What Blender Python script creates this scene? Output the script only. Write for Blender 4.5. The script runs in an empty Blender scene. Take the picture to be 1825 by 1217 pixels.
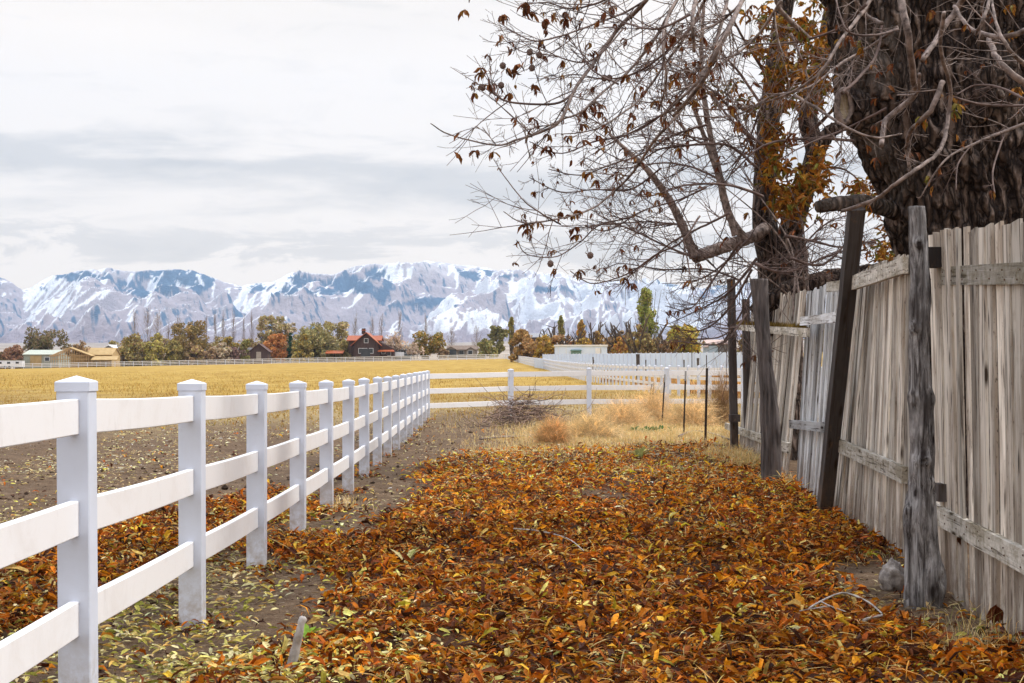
import bpy, math, random
import numpy as np
from mathutils import Vector, Matrix, noise as mnoise

C = bpy.context.scene
COL = C.collection
R = math.radians
rng = np.random.default_rng(7)
random.seed(7)

# ------------------------------------------------------------------ camera
F = 2700.0; CX = 912.5; HY = 656.0; CH = 1.44        # focal in photo pixels, principal x, horizon y, eye height
cam_d = bpy.data.cameras.new('camera'); cam = bpy.data.objects.new('camera', cam_d); COL.objects.link(cam)
cam.location = (0, 0, CH); cam.rotation_euler = (R(90), 0, 0)
cam_d.sensor_width = 36; cam_d.lens = 36*F/1825; cam_d.shift_y = (HY-608.5)/1825
cam_d.clip_start = 0.1; cam_d.clip_end = 40000
C.camera = cam
C.render.resolution_x = 1024; C.render.resolution_y = 683

# ------------------------------------------------------------------ light
SUN_EL, SUN_AZ = R(48), R(70)                         # azimuth clockwise from +Y (towards +X, the right)
C.view_settings.view_transform = 'Standard'; C.view_settings.look = 'None'
C.view_settings.gamma = 1.0; C.view_settings.exposure = 0.62
sd = bpy.data.lights.new('sun', 'SUN'); sd.energy = 2.3; sd.angle = R(8); sd.color = (1.0, 0.95, 0.87)
so = bpy.data.objects.new('sun', sd); COL.objects.link(so)
sdir = Vector((math.sin(SUN_AZ)*math.cos(SUN_EL), math.cos(SUN_AZ)*math.cos(SUN_EL), math.sin(SUN_EL)))
so.rotation_euler = sdir.to_track_quat('Z', 'Y').to_euler(); so.location = sdir*30

W = bpy.data.worlds.new('World'); C.world = W; W.use_nodes = True
def build_world():
    nt = W.node_tree; n = nt.nodes; l = nt.links; n.clear()
    def N(t, **k):
        o = n.new(t)
        for a, b in k.items(): setattr(o, a, b)
        return o
    def M(op, a, b=None, c=None):
        o = n.new('ShaderNodeMath'); o.operation = op
        for i, v in enumerate((a, b, c)):
            if v is None: continue
            if isinstance(v, (int, float)): o.inputs[i].default_value = v
            else: l.new(v, o.inputs[i])
        return o.outputs[0]
    def MR(v, a, b, c=0.0, d=1.0):
        o = n.new('ShaderNodeMapRange'); o.interpolation_type = 'SMOOTHSTEP'
        l.new(v, o.inputs[0])
        for i, x in enumerate((a, b, c, d)): o.inputs[i+1].default_value = x
        return o.outputs[0]
    out = N('ShaderNodeOutputWorld'); bg = N('ShaderNodeBackground'); bg.inputs[1].default_value = 0.1
    l.new(bg.outputs[0], out.inputs[0])
    sky = N('ShaderNodeTexSky', sky_type='NISHITA', sun_disc=False, sun_elevation=SUN_EL, sun_rotation=SUN_AZ)
    tc = N('ShaderNodeTexCoord'); sp = N('ShaderNodeSeparateXYZ'); l.new(tc.outputs['Generated'], sp.inputs[0])
    x, y, z = sp.outputs
    hor = M('SQRT', M('ADD', M('MULTIPLY', x, x), M('MULTIPLY', y, y)))
    el = M('DIVIDE', z, M('MAXIMUM', hor, 0.02))                # tangent of elevation
    az = M('ARCTAN2', x, y)
    def noise(sx, sz, det=7, rough=0.5, dist=0.0, off=0.0):
        cb = N('ShaderNodeCombineXYZ'); l.new(M('MULTIPLY', az, sx), cb.inputs[0]); l.new(M('MULTIPLY', el, sz), cb.inputs[1]); cb.inputs[2].default_value = off
        t = N('ShaderNodeTexNoise'); l.new(cb.outputs[0], t.inputs['Vector'])
        t.inputs['Scale'].default_value = 1; t.inputs['Detail'].default_value = det
        t.inputs['Roughness'].default_value = rough; t.inputs['Distortion'].default_value = dist
        return t.outputs[0]
    n1 = noise(5, 26, 8, .58, .4, 1.3); n2 = noise(13, 44, 8, .62, .5, 4.4); n3 = noise(3, 12, 3, .5, 0, 8.1)
    e1 = M('ADD', el, M('MULTIPLY', M('SUBTRACT', n1, .5), .11))
    band = M('MULTIPLY', MR(e1, .096, .128), M('SUBTRACT', 1.0, MR(e1, .134, .152)))
    e2 = M('ADD', el, M('MULTIPLY', M('SUBTRACT', n2, .5), .085))
    low = M('MULTIPLY', M('MULTIPLY', MR(e2, .064, .074), M('SUBTRACT', 1.0, MR(e2, .088, .098))), MR(n2, .40, .50))
    puff = MR(n2, .5, .72)
    top = M('MULTIPLY', MR(el, .19, .235), MR(n3, .3, .7))
    shade = M('MAXIMUM', M('MULTIPLY', band, .72), M('MULTIPLY', low, .5))
    shade = M('MAXIMUM', shade, M('MULTIPLY', top, .28))
    shade = M('ADD', shade, M('MULTIPLY', puff, .22))
    wm = N('ShaderNodeMix', data_type='RGBA'); l.new(M('MINIMUM', shade, 1.0), wm.inputs[0])
    wm.inputs[6].default_value = (8.8, 7.65, 6.4, 1); wm.inputs[7].default_value = (5.0, 4.5, 3.85, 1)
    # overcast: the cloud deck is brighter overhead than at the horizon
    zen = MR(el, .30, 1.6, 1.0, 2.3)
    vm = N('ShaderNodeVectorMath', operation='SCALE'); l.new(wm.outputs[2], vm.inputs[0]); l.new(zen, vm.inputs[3])
    cov = MR(M('ADD', n2, M('MULTIPLY', n3, .4)), .34, .5, .78, 1.0)
    mx = N('ShaderNodeMix', data_type='RGBA'); l.new(cov, mx.inputs[0]); l.new(sky.outputs[0], mx.inputs[6]); l.new(vm.outputs[0], mx.inputs[7])
    cool = N('ShaderNodeMix', data_type='RGBA', blend_type='MULTIPLY'); l.new(MR(el, .3, .9), cool.inputs[0]); l.new(mx.outputs[2], cool.inputs[6]); cool.inputs[7].default_value = (.76, .93, 1.25, 1)
    l.new(cool.outputs[2], bg.inputs[0])
build_world()

# ------------------------------------------------------------------ helpers
def P(px, py, Z):                                             # photo pixel at a distance -> world point
    return np.array([(px-CX)*Z/F, Z, CH+(HY-py)*Z/F])
def link(name, data, parent=None, loc=(0, 0, 0), rot=(0, 0, 0), label=None, cat=None, group=None, kind=None):
    o = bpy.data.objects.new(name, data); COL.objects.link(o)
    if parent: o.parent = parent
    o.location = loc; o.rotation_euler = rot
    if label: o['label'] = label
    if cat: o['category'] = cat
    if group: o['group'] = group
    if kind: o['kind'] = kind
    return o
def thing(name, loc, label, cat, group=None, rz=0):
    return link(name, None, None, tuple(loc), (0, 0, rz), label, cat, group)

def vn(x, y, z=0.0, seed=0):                                 # vectorised value noise 0..1
    x = np.asarray(x, float); y = np.asarray(y, float); z = np.zeros_like(x)+z
    xi = np.floor(x).astype(np.int64); yi = np.floor(y).astype(np.int64); zi = np.floor(z).astype(np.int64)
    fx, fy, fz = x-xi, y-yi, z-zi
    fx = fx*fx*(3-2*fx); fy = fy*fy*(3-2*fy); fz = fz*fz*(3-2*fz)
    def h(a, b, c):
        k = (a*374761393 + b*668265263 + c*2147483647 + seed*974711) & 0xffffffff
        k = ((k ^ (k >> 13))*1274126177) & 0xffffffff
        k = ((k ^ (k >> 16))*2246822519) & 0xffffffff
        return ((k ^ (k >> 15)) & 0xffffff)/16777215.0
    r = 0
    for dz in (0, 1):
        wz = fz if dz else 1-fz
        for dy in (0, 1):
            wy = fy if dy else 1-fy
            for dx in (0, 1):
                wx = fx if dx else 1-fx
                r = r + h(xi+dx, yi+dy, zi+dz)*wx*wy*wz
    return r
def fbm(x, y, z=0.0, seed=0, o=4, g=.5):
    r = 0; a = 1; t = 0; s = 1
    for i in range(o):
        r = r + a*vn(np.asarray(x)*s+i*17.3, np.asarray(y)*s-i*9.1, np.asarray(z)*s, seed+i); t += a; a *= g; s *= 2.03
    return r/t
def sstep(a, b, x):
    t = np.clip((x-a)/(b-a), 0, 1); return t*t*(3-2*t)

class MB:                                                     # collects vertices and faces, builds ONE mesh
    def __init__(s): s.v = []; s.q = []; s.t = []; s.c = []; s.n = 0
    def add(s, v, q=None, t=None, col=None):
        v = np.asarray(v, float).reshape(-1, 3)
        if q is not None and len(q): s.q.append(np.asarray(q, np.int64).reshape(-1, 4)+s.n)
        if t is not None and len(t): s.t.append(np.asarray(t, np.int64).reshape(-1, 3)+s.n)
        s.v.append(v)
        if col is None: col = np.ones((len(v), 3))*.5
        s.c.append(np.broadcast_to(np.asarray(col, float), (len(v), 3)))
        s.n += len(v); return s
    def box(s, c, sz, ax=None, col=None):                     # centre, full sizes, axes (3 rows)
        A = np.eye(3) if ax is None else np.asarray(ax, float)
        h = np.array(sz)/2
        k = np.array([[x, y, z] for x in (-1, 1) for y in (-1, 1) for z in (-1, 1)], float)*h
        v = k@A + np.asarray(c, float)
        q = [[0, 1, 3, 2], [4, 6, 7, 5], [0, 4, 5, 1], [2, 3, 7, 6], [0, 2, 6, 4], [1, 5, 7, 3]]
        return s.add(v, q, col=col)
    def tube(s, pts, rad, sides=6, cap=True, col=None, rough=0.0, seed=0):
        p = np.asarray(pts, float); n = len(p); rad = np.broadcast_to(np.asarray(rad, float), (n,))
        t = np.gradient(p, axis=0); t /= np.linalg.norm(t, axis=1)[:, None]+1e-9
        m = t.mean(0); ref = np.array([0, 0, 1.]) if abs(m[2]) < .75*np.linalg.norm(m) else np.array([0.2, 1., 0])
        a = np.cross(t, ref); a /= np.linalg.norm(a, axis=1)[:, None]+1e-9
        b = np.cross(t, a)
        th = np.arange(sides)/sides*2*math.pi
        rr = np.repeat(rad[:, None], sides, 1)
        if rough: rr = rr*(1+rough*(vn(np.cos(th)[None, :]*1.7+p[:, :1]*0+5, np.sin(th)[None, :]*1.7+9, np.arange(n)[:, None]*.8, seed)-.5)*2)
        v = p[:, None, :] + rr[..., None]*(np.cos(th)[None, :, None]*a[:, None, :]+np.sin(th)[None, :, None]*b[:, None, :])
        i = np.arange(n-1)[:, None]*sides; j = np.arange(sides)[None, :]; jn = (j+1) % sides
        q = np.stack([i+j, i+jn, i+sides+jn, i+sides+j], -1).reshape(-1, 4)
        v = v.reshape(-1, 3); tr = []
        if cap:
            v = np.vstack([v, p[:1], p[-1:]]); k = n*sides
            for jj in range(sides):
                tr.append([k, (jj+1) % sides, jj]); tr.append([k+1, (n-1)*sides+jj, (n-1)*sides+(jj+1) % sides])
        return s.add(v, q, tr, col)
    def mesh(s, name, mat, smooth=False, color=False):
        me = bpy.data.meshes.new(name)
        v = np.concatenate(s.v) if s.v else np.zeros((0, 3))
        q = np.concatenate(s.q) if s.q else np.zeros((0, 4), np.int64)
        t = np.concatenate(s.t) if s.t else np.zeros((0, 3), np.int64)
        me.vertices.add(len(v)); me.vertices.foreach_set('co', v.ravel())
        me.loops.add(q.size+t.size); me.loops.foreach_set('vertex_index', np.concatenate([q.ravel(), t.ravel()]).astype(np.int32))
        me.polygons.add(len(q)+len(t))
        st = np.concatenate([np.arange(len(q))*4, q.size+np.arange(len(t))*3]).astype(np.int32)
        me.polygons.foreach_set('loop_start', st)
        me.update(calc_edges=True)
        me.polygons.foreach_set('use_smooth', np.full(len(q)+len(t), smooth))
        if color:
            c = np.concatenate(s.c); a = me.color_attributes.new('tint', 'FLOAT_COLOR', 'POINT')
            a.data.foreach_set('color', np.hstack([c, np.ones((len(c), 1))]).ravel())
        me.materials.append(mat); me.validate()
        return me
    def build(s, name, mat, parent=None, smooth=False, color=False, **k):
        return link(name, s.mesh(name, mat, smooth, color), parent, **k)

# ------------------------------------------------------------------ materials
class Mat:
    def __init__(s, name, rough=.8, spec=.3):
        s.m = bpy.data.materials.new(name); s.m.use_nodes = True; s.nt = s.m.node_tree; s.n = s.nt.nodes; s.l = s.nt.links
        s.b = s.n['Principled BSDF']; s.b.inputs['Roughness'].default_value = rough
        s.b.inputs['Specular IOR Level'].default_value = spec
    def put(s, sock, v):
        if isinstance(v, (int, float)): sock.default_value = v
        elif isinstance(v, tuple): sock.default_value = v if len(v) == 4 or sock.type == 'VECTOR' else (*v, 1)
        else: s.l.new(v, sock)
    def coord(s, kind='Object', scale=(1, 1, 1)):
        t = s.n.new('ShaderNodeTexCoord'); m = s.n.new('ShaderNodeMapping'); m.inputs['Scale'].default_value = scale
        s.l.new(t.outputs[kind], m.inputs[0]); return m.outputs[0]
    def world(s, scale=(1, 1, 1)):
        g = s.n.new('ShaderNodeNewGeometry'); m = s.n.new('ShaderNodeMapping'); m.inputs['Scale'].default_value = scale
        s.l.new(g.outputs['Position'], m.inputs[0]); return m.outputs[0]
    def noise(s, vec, scale=1, det=4, rough=.55, dist=0):
        t = s.n.new('ShaderNodeTexNoise'); s.l.new(vec, t.inputs['Vector'])
        t.inputs['Scale'].default_value = scale; t.inputs['Detail'].default_value = det
        t.inputs['Roughness'].default_value = rough; t.inputs['Distortion'].default_value = dist
        return t.outputs[0]
    def vor(s, vec, scale=1, feat='F1'):
        t = s.n.new('ShaderNodeTexVoronoi'); t.feature = feat; s.l.new(vec, t.inputs['Vector']); t.inputs['Scale'].default_value = scale
        return t.outputs['Distance']
    def ramp(s, v, stops):
        r = s.n.new('ShaderNodeValToRGB'); s.l.new(v, r.inputs[0]); e = r.color_ramp.elements
        while len(e) < len(stops): e.new(.5)
        for i, (p, c) in enumerate(stops): e[i].position = p; e[i].color = (*c, 1) if len(c) == 3 else c
        return r.outputs[0]
    def mr(s, v, a, b, c=0., d=1.):
        o = s.n.new('ShaderNodeMapRange'); s.l.new(v, o.inputs[0])
        for i, x in enumerate((a, b, c, d)): o.inputs[i+1].default_value = x
        return o.outputs[0]
    def mix(s, f, a, b, mode='MIX'):
        o = s.n.new('ShaderNodeMix'); o.data_type = 'RGBA'; o.blend_type = mode
        s.put(o.inputs[0], f); s.put(o.inputs[6], a); s.put(o.inputs[7], b); return o.outputs[2]
    def math(s, op, a, b=None):
        o = s.n.new('ShaderNodeMath'); o.operation = op; s.put(o.inputs[0], a)
        if b is not None: s.put(o.inputs[1], b)
        return o.outputs[0]
    def attr(s, name='tint'):
        a = s.n.new('ShaderNodeAttribute'); a.attribute_name = name; return a.outputs['Color']
    def sep(s, c):
        o = s.n.new('ShaderNodeSeparateColor'); s.l.new(c, o.inputs[0]); return o.outputs
    def rnd(s): return s.n.new('ShaderNodeObjectInfo').outputs['Random']
    def color(s, v): s.put(s.b.inputs['Base Color'], v); return s
    def rough(s, v): s.put(s.b.inputs['Roughness'], v); return s
    def bump(s, h, dist=.01, strength=1.):
        o = s.n.new('ShaderNodeBump'); o.inputs['Distance'].default_value = dist; o.inputs['Strength'].default_value = strength
        s.l.new(h, o.inputs['Height']); s.l.new(o.outputs[0], s.b.inputs['Normal']); return s
def noisy(name, c1, c2, scale=3, rough=.8, stretch=(1, 1, 1), bump=0, det=5, kind='Object'):
    m = Mat(name, rough); v = m.coord(kind, stretch) if kind != 'World' else m.world(stretch)
    n = m.noise(v, scale, det, .6); m.color(m.ramp(n, [(.32, c1), (.68, c2)]))
    if bump: m.bump(n, bump)
    return m.m

# white vinyl of the ranch fences; post copy painted bluer and darker for shade
m = Mat('vinyl', .42, .4); v = m.world((1, 1, 1))
n = m.noise(v, 3.5, 6, .65); n2 = m.noise(m.world((6, 6, 40)), 1, 4, .6)
c = m.ramp(n, [(.3, (.56, .59, .67)), (.6, (.62, .66, .76))])
z = m.n.new('ShaderNodeSeparateXYZ'); g = m.n.new('ShaderNodeNewGeometry'); m.l.new(g.outputs['Position'], z.inputs[0])
dirt = m.math('MULTIPLY', m.mr(z.outputs[2], .42, .02), m.mr(m.noise(v, 16, 7, .75), .38, .62))
c = m.mix(dirt, c, (.34, .28, .22)); c = m.mix(m.mr(n2, .62, .80, 0, .28), c, (.48, .46, .46))
m.color(c); VINYL_SHADED = m.m
m = Mat('vinyl_rail', .38, .4); v = m.world((1, 1, 1))
n = m.noise(m.world((2, 2, 2)), 1.6, 7, .7, .6); st = m.noise(m.world((9, 9, 3)), 1, 5, .7)
c = m.mix(m.mr(n, .50, .70, 0, .45), (.80, .79, .80), (.66, .62, .60))
c = m.mix(m.mr(st, .60, .74, 0, .35), c, (.50, .47, .46)); m.color(c); VRAIL = m.m
VSOLID = noisy('vinyl_panel', (.54, .64, .80), (.64, .73, .88), .5, .45)

# weathered fence boards: every board differs by its own random value
def board_mat(name, a, b, dark, moss=0.0):
    m = Mat(name, .85, .2); g = m.n.new('ShaderNodeTexCoord'); r = m.rnd()
    cb = m.n.new('ShaderNodeVectorMath'); cb.operation = 'ADD'; m.l.new(g.outputs['Object'], cb.inputs[0])
    mu = m.n.new('ShaderNodeCombineXYZ'); m.l.new(m.math('MULTIPLY', r, 37.0), mu.inputs[0]); m.l.new(m.math('MULTIPLY', r, 91.0), mu.inputs[2]); m.l.new(mu.outputs[0], cb.inputs[1])
    def mp(sc):
        o = m.n.new('ShaderNodeMapping'); o.inputs['Scale'].default_value = sc; m.l.new(cb.outputs[0], o.inputs[0]); return o.outputs[0]
    gr = m.noise(mp((34, 34, 1.1)), 1, 7, .66, .8); big = m.noise(mp((5, 5, .9)), 1, 4, .6); kn = m.vor(mp((10, 10, 2.3)), 1)
    c = m.mix(m.mr(gr, .3, .7), tuple(.45*x+.55*y for x, y in zip(b, a)), b); c = m.mix(m.mr(big, .44, .60, 0, .8), c, dark)
    c = m.mix(m.math('MULTIPLY', m.mr(gr, .45, .37), .9), c, (.07, .05, .04))
    c = m.mix(m.mr(kn, .20, .08), c, (.045, .03, .02))
    sx = m.n.new('ShaderNodeSeparateXYZ'); m.l.new(g.outputs['Object'], sx.inputs[0])
    pk = m.noise(mp((60, 60, 14)), 1, 4, .7); c = m.mix(m.math('MULTIPLY', m.mr(pk, .60, .66), m.mr(big, .42, .58)), c, (.06, .04, .03))
    c = m.mix(m.mr(m.noise(mp((9, 9, 5)), 1, 6, .7), .60, .72, 0, .5), c, (.25, .15, .085))
    hv = m.n.new('ShaderNodeHueSaturation'); m.l.new(c, hv.inputs['Color']); m.l.new(m.mr(r, 0, 1, .5, 1.25), hv.inputs['Value']); c = hv.outputs[0]
    if not moss:
        gp_ = m.n.new('ShaderNodeNewGeometry'); sz_ = m.n.new('ShaderNodeSeparateXYZ'); m.l.new(gp_.outputs['Position'], sz_.inputs[0])
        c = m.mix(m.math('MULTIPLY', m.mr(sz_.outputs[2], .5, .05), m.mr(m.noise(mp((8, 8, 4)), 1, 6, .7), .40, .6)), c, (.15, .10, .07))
    if moss:
        c = m.mix(m.math('MULTIPLY', m.mr(m.noise(mp((14, 14, 14)), 1, 5, .7), .42, .62), moss), c, (.10, .075, .02))
    m.color(c); m.bump(gr, .006); return m.m
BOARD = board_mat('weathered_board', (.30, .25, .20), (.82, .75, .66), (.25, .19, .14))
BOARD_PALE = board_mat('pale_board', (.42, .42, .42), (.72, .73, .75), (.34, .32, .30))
RAILW = board_mat('weathered_rail', (.46, .42, .36), (.80, .75, .68), (.36, .31, .23), .5)
DARKW = board_mat('dark_timber', (.055, .045, .042), (.11, .095, .09), (.04, .03, .028))
m = Mat('grey_log', .9, .15); v = m.coord('Object', (26, 26, 2.4)); gr = m.noise(v, 1, 8, .72, 1.2); b2 = m.noise(m.coord('Object', (3, 3, 2)), 1, 5, .6)
c = m.ramp(gr, [(.36, (.025, .02, .02)), (.45, (.15, .135, .13)), (.56, (.36, .34, .335)), (.68, (.52, .50, .50))])
c = m.mix(m.mr(m.vor(m.coord('Object', (9, 9, 4)), 1), .22, .10), c, (.03, .022, .02))
c = m.mix(m.mr(b2, .50, .62, 0, .7), c, (.055, .045, .043)); m.color(c); m.bump(gr, .03); LOG = m.m
LOGD = noisy('dark_stump_wood', (.03, .024, .022), (.17, .14, .13), 1, .9, (24, 24, 2.2), .02, 8)
m = Mat('bark', .92, .12); tx = m.attr(); v = m.coord('Object', (7, 7, 2.4)); gr = m.noise(v, 1, 7, .7, .6); pl = m.noise(m.coord('Object', (26, 26, 12)), 1, 6, .7)
vo = m.n.new('ShaderNodeTexVoronoi'); vo.feature = 'DISTANCE_TO_EDGE'; vo.inputs['Scale'].default_value = 1
wv = m.n.new('ShaderNodeVectorMath'); wv.operation = 'ADD'; wn = m.n.new('ShaderNodeTexNoise'); wn.inputs['Scale'].default_value = 7; wn.inputs['Detail'].default_value = 4; m.l.new(m.coord('Object'), wn.inputs['Vector'])
m.l.new(m.coord('Object', (13, 13, 2.0)), wv.inputs[0]); sc_ = m.n.new('ShaderNodeVectorMath'); sc_.operation = 'SCALE'; sc_.inputs[3].default_value = 1.0; m.l.new(wn.outputs['Color'], sc_.inputs[0]); m.l.new(sc_.outputs[0], wv.inputs[1]); m.l.new(wv.outputs[0], vo.inputs['Vector'])
ed = m.mr(vo.outputs['Distance'], .01, .30)
c = m.ramp(gr, [(.3, (.04, .026, .02)), (.5, (.125, .085, .066)), (.68, (.40, .31, .26))])
c = m.mix(ed, (.016, .011, .010), c)
c = m.mix(m.mr(m.noise(m.coord('Object', (1.4, 1.4, .9)), 1, 4, .6), .52, .75, 0, .55), c, (.20, .165, .14))
m.color(c); m.bump(m.math('ADD', m.math('ADD', gr, m.math('MULTIPLY', pl, .5)), m.math('MULTIPLY', ed, 1.2)), .04); BARK = m.m
TWIG = noisy('twig_bark', (.05, .028, .022), (.16, .105, .088), 9, .8)
LIMB = noisy('limb_bark', (.045, .029, .023), (.33, .25, .215), 14, .8, (1, 1, 1), .01, 7)
CUTW = noisy('cut_wood', (.30, .22, .13), (.55, .45, .32), 14, .8, (1, 1, 6))

def leaf_mat(name, trans=.25, rough=.6):
    m = Mat(name, rough, .12); t = m.attr()
    n = m.noise(m.world((60, 60, 60)), 1, 3, .6)
    c = m.mix(1.0, t, m.ramp(n, [(.3, (.62, .58, .55)), (.7, (1.15, 1.12, 1.1))]), 'MULTIPLY')
    m.color(c)
    if trans:
        tr = m.n.new('ShaderNodeBsdfTranslucent'); m.l.new(c, tr.inputs[0]); mx = m.n.new('ShaderNodeMixShader'); mx.inputs[0].default_value = trans
        m.l.new(m.b.outputs[0], mx.inputs[1]); m.l.new(tr.outputs[0], mx.inputs[2]); m.l.new(mx.outputs[0], m.n['Material Output'].inputs[0])
    return m.m
LEAF = leaf_mat('dead_leaf', .2); FAR_LEAF = leaf_mat('far_foliage', .15, .8); GRASS = leaf_mat('dry_grass', .4, .8)

# ------------------------------------------------------------------ terrain
def terrain(X, Y):
    X = np.asarray(X, float); Y = np.asarray(Y, float)
    t = np.clip(Y-50, 0, None)/347.0
    Xc = np.clip(X, -260, 260)
    a = (3.85+.02*Xc)*np.minimum(t, 1.15)**1.6
    b = 95.0*np.clip((Y-450)/5100.0, 0, 1.3)**1.15
    near = sstep(60, 35, Y)*sstep(-60, -6, Y)
    und = (fbm(X*.8, Y*.8, 0, 3, 3)-.5)*.10 + (fbm(X*4, Y*4, 0, 9, 3)-.5)*.035
    rise = .05*sstep(25, 42, Y)
    return a+b+near*und*sstep(70, 30, Y)+rise
def tz(X, Y): return float(terrain(np.array([X]), np.array([Y]))[0])

def to_px(X, Y, Z=0.0):
    Y = np.maximum(Y, .5); return CX+F*X/Y, HY+F*(CH-Z)/Y
def poly_in(px, py, poly):
    r = np.zeros(px.shape, bool); n = len(poly)
    for i in range(n):
        x1, y1 = poly[i]; x2, y2 = poly[(i+1) % n]
        c = ((y1 > py) != (y2 > py)); r ^= c & (px < (x2-x1)*(py-y1)/(y2-y1+1e-9)+x1)
    return r
# where the russet leaves lie, as outlines on the ground (metres), from the photographed drift
def gpoly(p): return [((x-CX)*CH/(y-HY), F*CH/(y-HY)) for x, y in p]
DRIFT = [gpoly([(420, 1330), (300, 1240), (470, 1190), (610, 1120), (640, 1060), (560, 1020), (400, 985), (500, 962), (640, 975), (700, 930), (760, 880), (735, 850), (800, 812), (960, 800), (1290, 790), (1400, 845), (1480, 905), (1610, 990), (1700, 1060), (1835, 1150), (2300, 1330)]),
         gpoly([(-420, 1130), (-200, 1010), (0, 965), (170, 918), (330, 905), (480, 872), (560, 880), (600, 905), (470, 950), (330, 1000), (200, 1060), (80, 1120), (-100, 1190)])]
BARE = [(gpoly([(1480, 1010), (1620, 1000), (1640, 1060), (1590, 1100), (1500, 1090)])), (gpoly([(1580, 1090), (1700, 1060), (1830, 1140), (1780, 1190), (1640, 1150)])),
        (gpoly([(1040, 880), (1130, 878), (1120, 902), (1050, 900)])), gpoly([(400, 1030), (560, 1000), (650, 1050), (560, 1130), (350, 1150), (200, 1130), (330, 1080)])]
def drift_mask(X, Y):
    j = .22*(fbm(X*1.6, Y*1.2, 0, 21, 3)-.5)*2*np.clip(Y/9, .7, 3)
    k = .3*(fbm(X*1.6+40, Y*1.2, 0, 23, 3)-.5)*2*np.clip(Y/9, .7, 3)
    m = np.zeros(np.shape(X))
    acc = 0
    for dx, dy in ((0, 0), (.12, .1), (-.12, .1), (.1, -.25), (-.1, -.25)):
        q = np.zeros(np.shape(X), bool)
        for p in DRIFT: q |= poly_in(X+j+dx, Y+k+dy, p)
        for p in BARE: q &= ~poly_in(X+j*.7+dx, Y+k*.7+dy, p)
        acc = acc+q
    return acc/5.0

def sinhs(a, n, lo, hi, c):
    s = np.linspace(-1, 1, n); v = np.sinh(a*s)/np.sinh(a)
    return np.where(v < 0, c+(c-lo)*v, c+(hi-c)*v)
gx = sinhs(9.2, 520, -7000, 7000, 0); gy = np.concatenate([np.linspace(-200, 4.5, 24)[:-1], 4.5+np.cumsum(np.geomspace(.05, 130, 520))])
gy = gy[gy < 6400]
GX, GY = np.meshgrid(gx, gy); GZ = terrain(GX, GY)
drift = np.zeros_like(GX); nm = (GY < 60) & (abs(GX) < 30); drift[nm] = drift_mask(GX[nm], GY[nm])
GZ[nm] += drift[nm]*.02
# field edge: the stubble field starts farther out than the bare soil
edge = 62+10*np.sin(GX*.12)+18*(fbm(GX*.08, GY*.05, 0, 5, 3)-.5)-12*sstep(0, 10, GX)
field = sstep(-14, 34, GY-edge+22*(fbm(GX*.25, GY*.16, 0, 6, 4)-.5))*(1-sstep(395, 405, GY))
far = sstep(400, 900, GY)
yard_soil = sstep(-3.2, -1.8, GX)*sstep(4.5, 2.0, GX)*sstep(52, 46, GY)
straw = sstep(30, 44, GY+10*(fbm(GX*.5, GY*.3, 0, 8, 3)-.5))*(1-field)*(1-.8*yard_soil)
mb = MB(); nR, nC = GX.shape
idx = np.arange(nR*nC).reshape(nR, nC)
q = np.stack([idx[:-1, :-1], idx[:-1, 1:], idx[1:, 1:], idx[1:, :-1]], -1).reshape(-1, 4)
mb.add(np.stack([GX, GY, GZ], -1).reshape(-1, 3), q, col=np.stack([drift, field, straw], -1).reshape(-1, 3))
m = Mat('earth', .95, .15); t = m.sep(m.attr()); v = m.world()
n1 = m.noise(v, 3.2, 8, .7); n2 = m.noise(v, 40, 5, .7); n3 = m.noise(m.world((.5, .16, .5)), 1, 5, .6); n4 = m.noise(v, 9, 6, .7)
soil = m.ramp(n1, [(.30, (.065, .038, .022)), (.55, (.155, .098, .058)), (.75, (.28, .19, .115))])
soil = m.mix(m.mr(n2, .60, .72, 0, .8), soil, (.03, .021, .017))
soil = m.mix(m.mr(m.noise(v, 24, 4, .7), .58, .66, 0, .7), soil, (.33, .26, .18)); soil = m.mix(m.mr(n4, .60, .70, 0, .6), soil, (.24, .19, .13))
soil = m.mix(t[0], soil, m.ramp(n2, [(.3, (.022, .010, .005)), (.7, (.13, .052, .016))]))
str_ = m.ramp(n4, [(.35, (.16, .115, .07)), (.65, (.46, .34, .15))])
soil = m.mix(m.math('MULTIPLY', t[2], m.mr(n3, .25, .50)), soil, str_)
fld = m.ramp(n3, [(.28, (.25, .145, .028)), (.52, (.37, .235, .05)), (.75, (.45, .32, .10))])
fld = m.mix(m.mr(n1, .55, .8, 0, .35), fld, (.30, .20, .07))
c = m.mix(t[1], soil, fld)
g = m.n.new('ShaderNodeNewGeometry'); zz = m.n.new('ShaderNodeSeparateXYZ'); m.l.new(g.outputs['Position'], zz.inputs[0])
c = m.mix(m.mr(zz.outputs[1], 398, 408), c, m.ramp(m.noise(m.world((.02, .006, .02)), 1, 5, .6), [(.35, (.19, .14, .10)), (.7, (.42, .36, .30))]))
m.color(c); m.bump(m.math('ADD', n2, m.math('MULTIPLY', n1, 2.)), .035); EARTH = m.m
mb.build('ground', EARTH, smooth=True, color=True, kind='structure')

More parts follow.
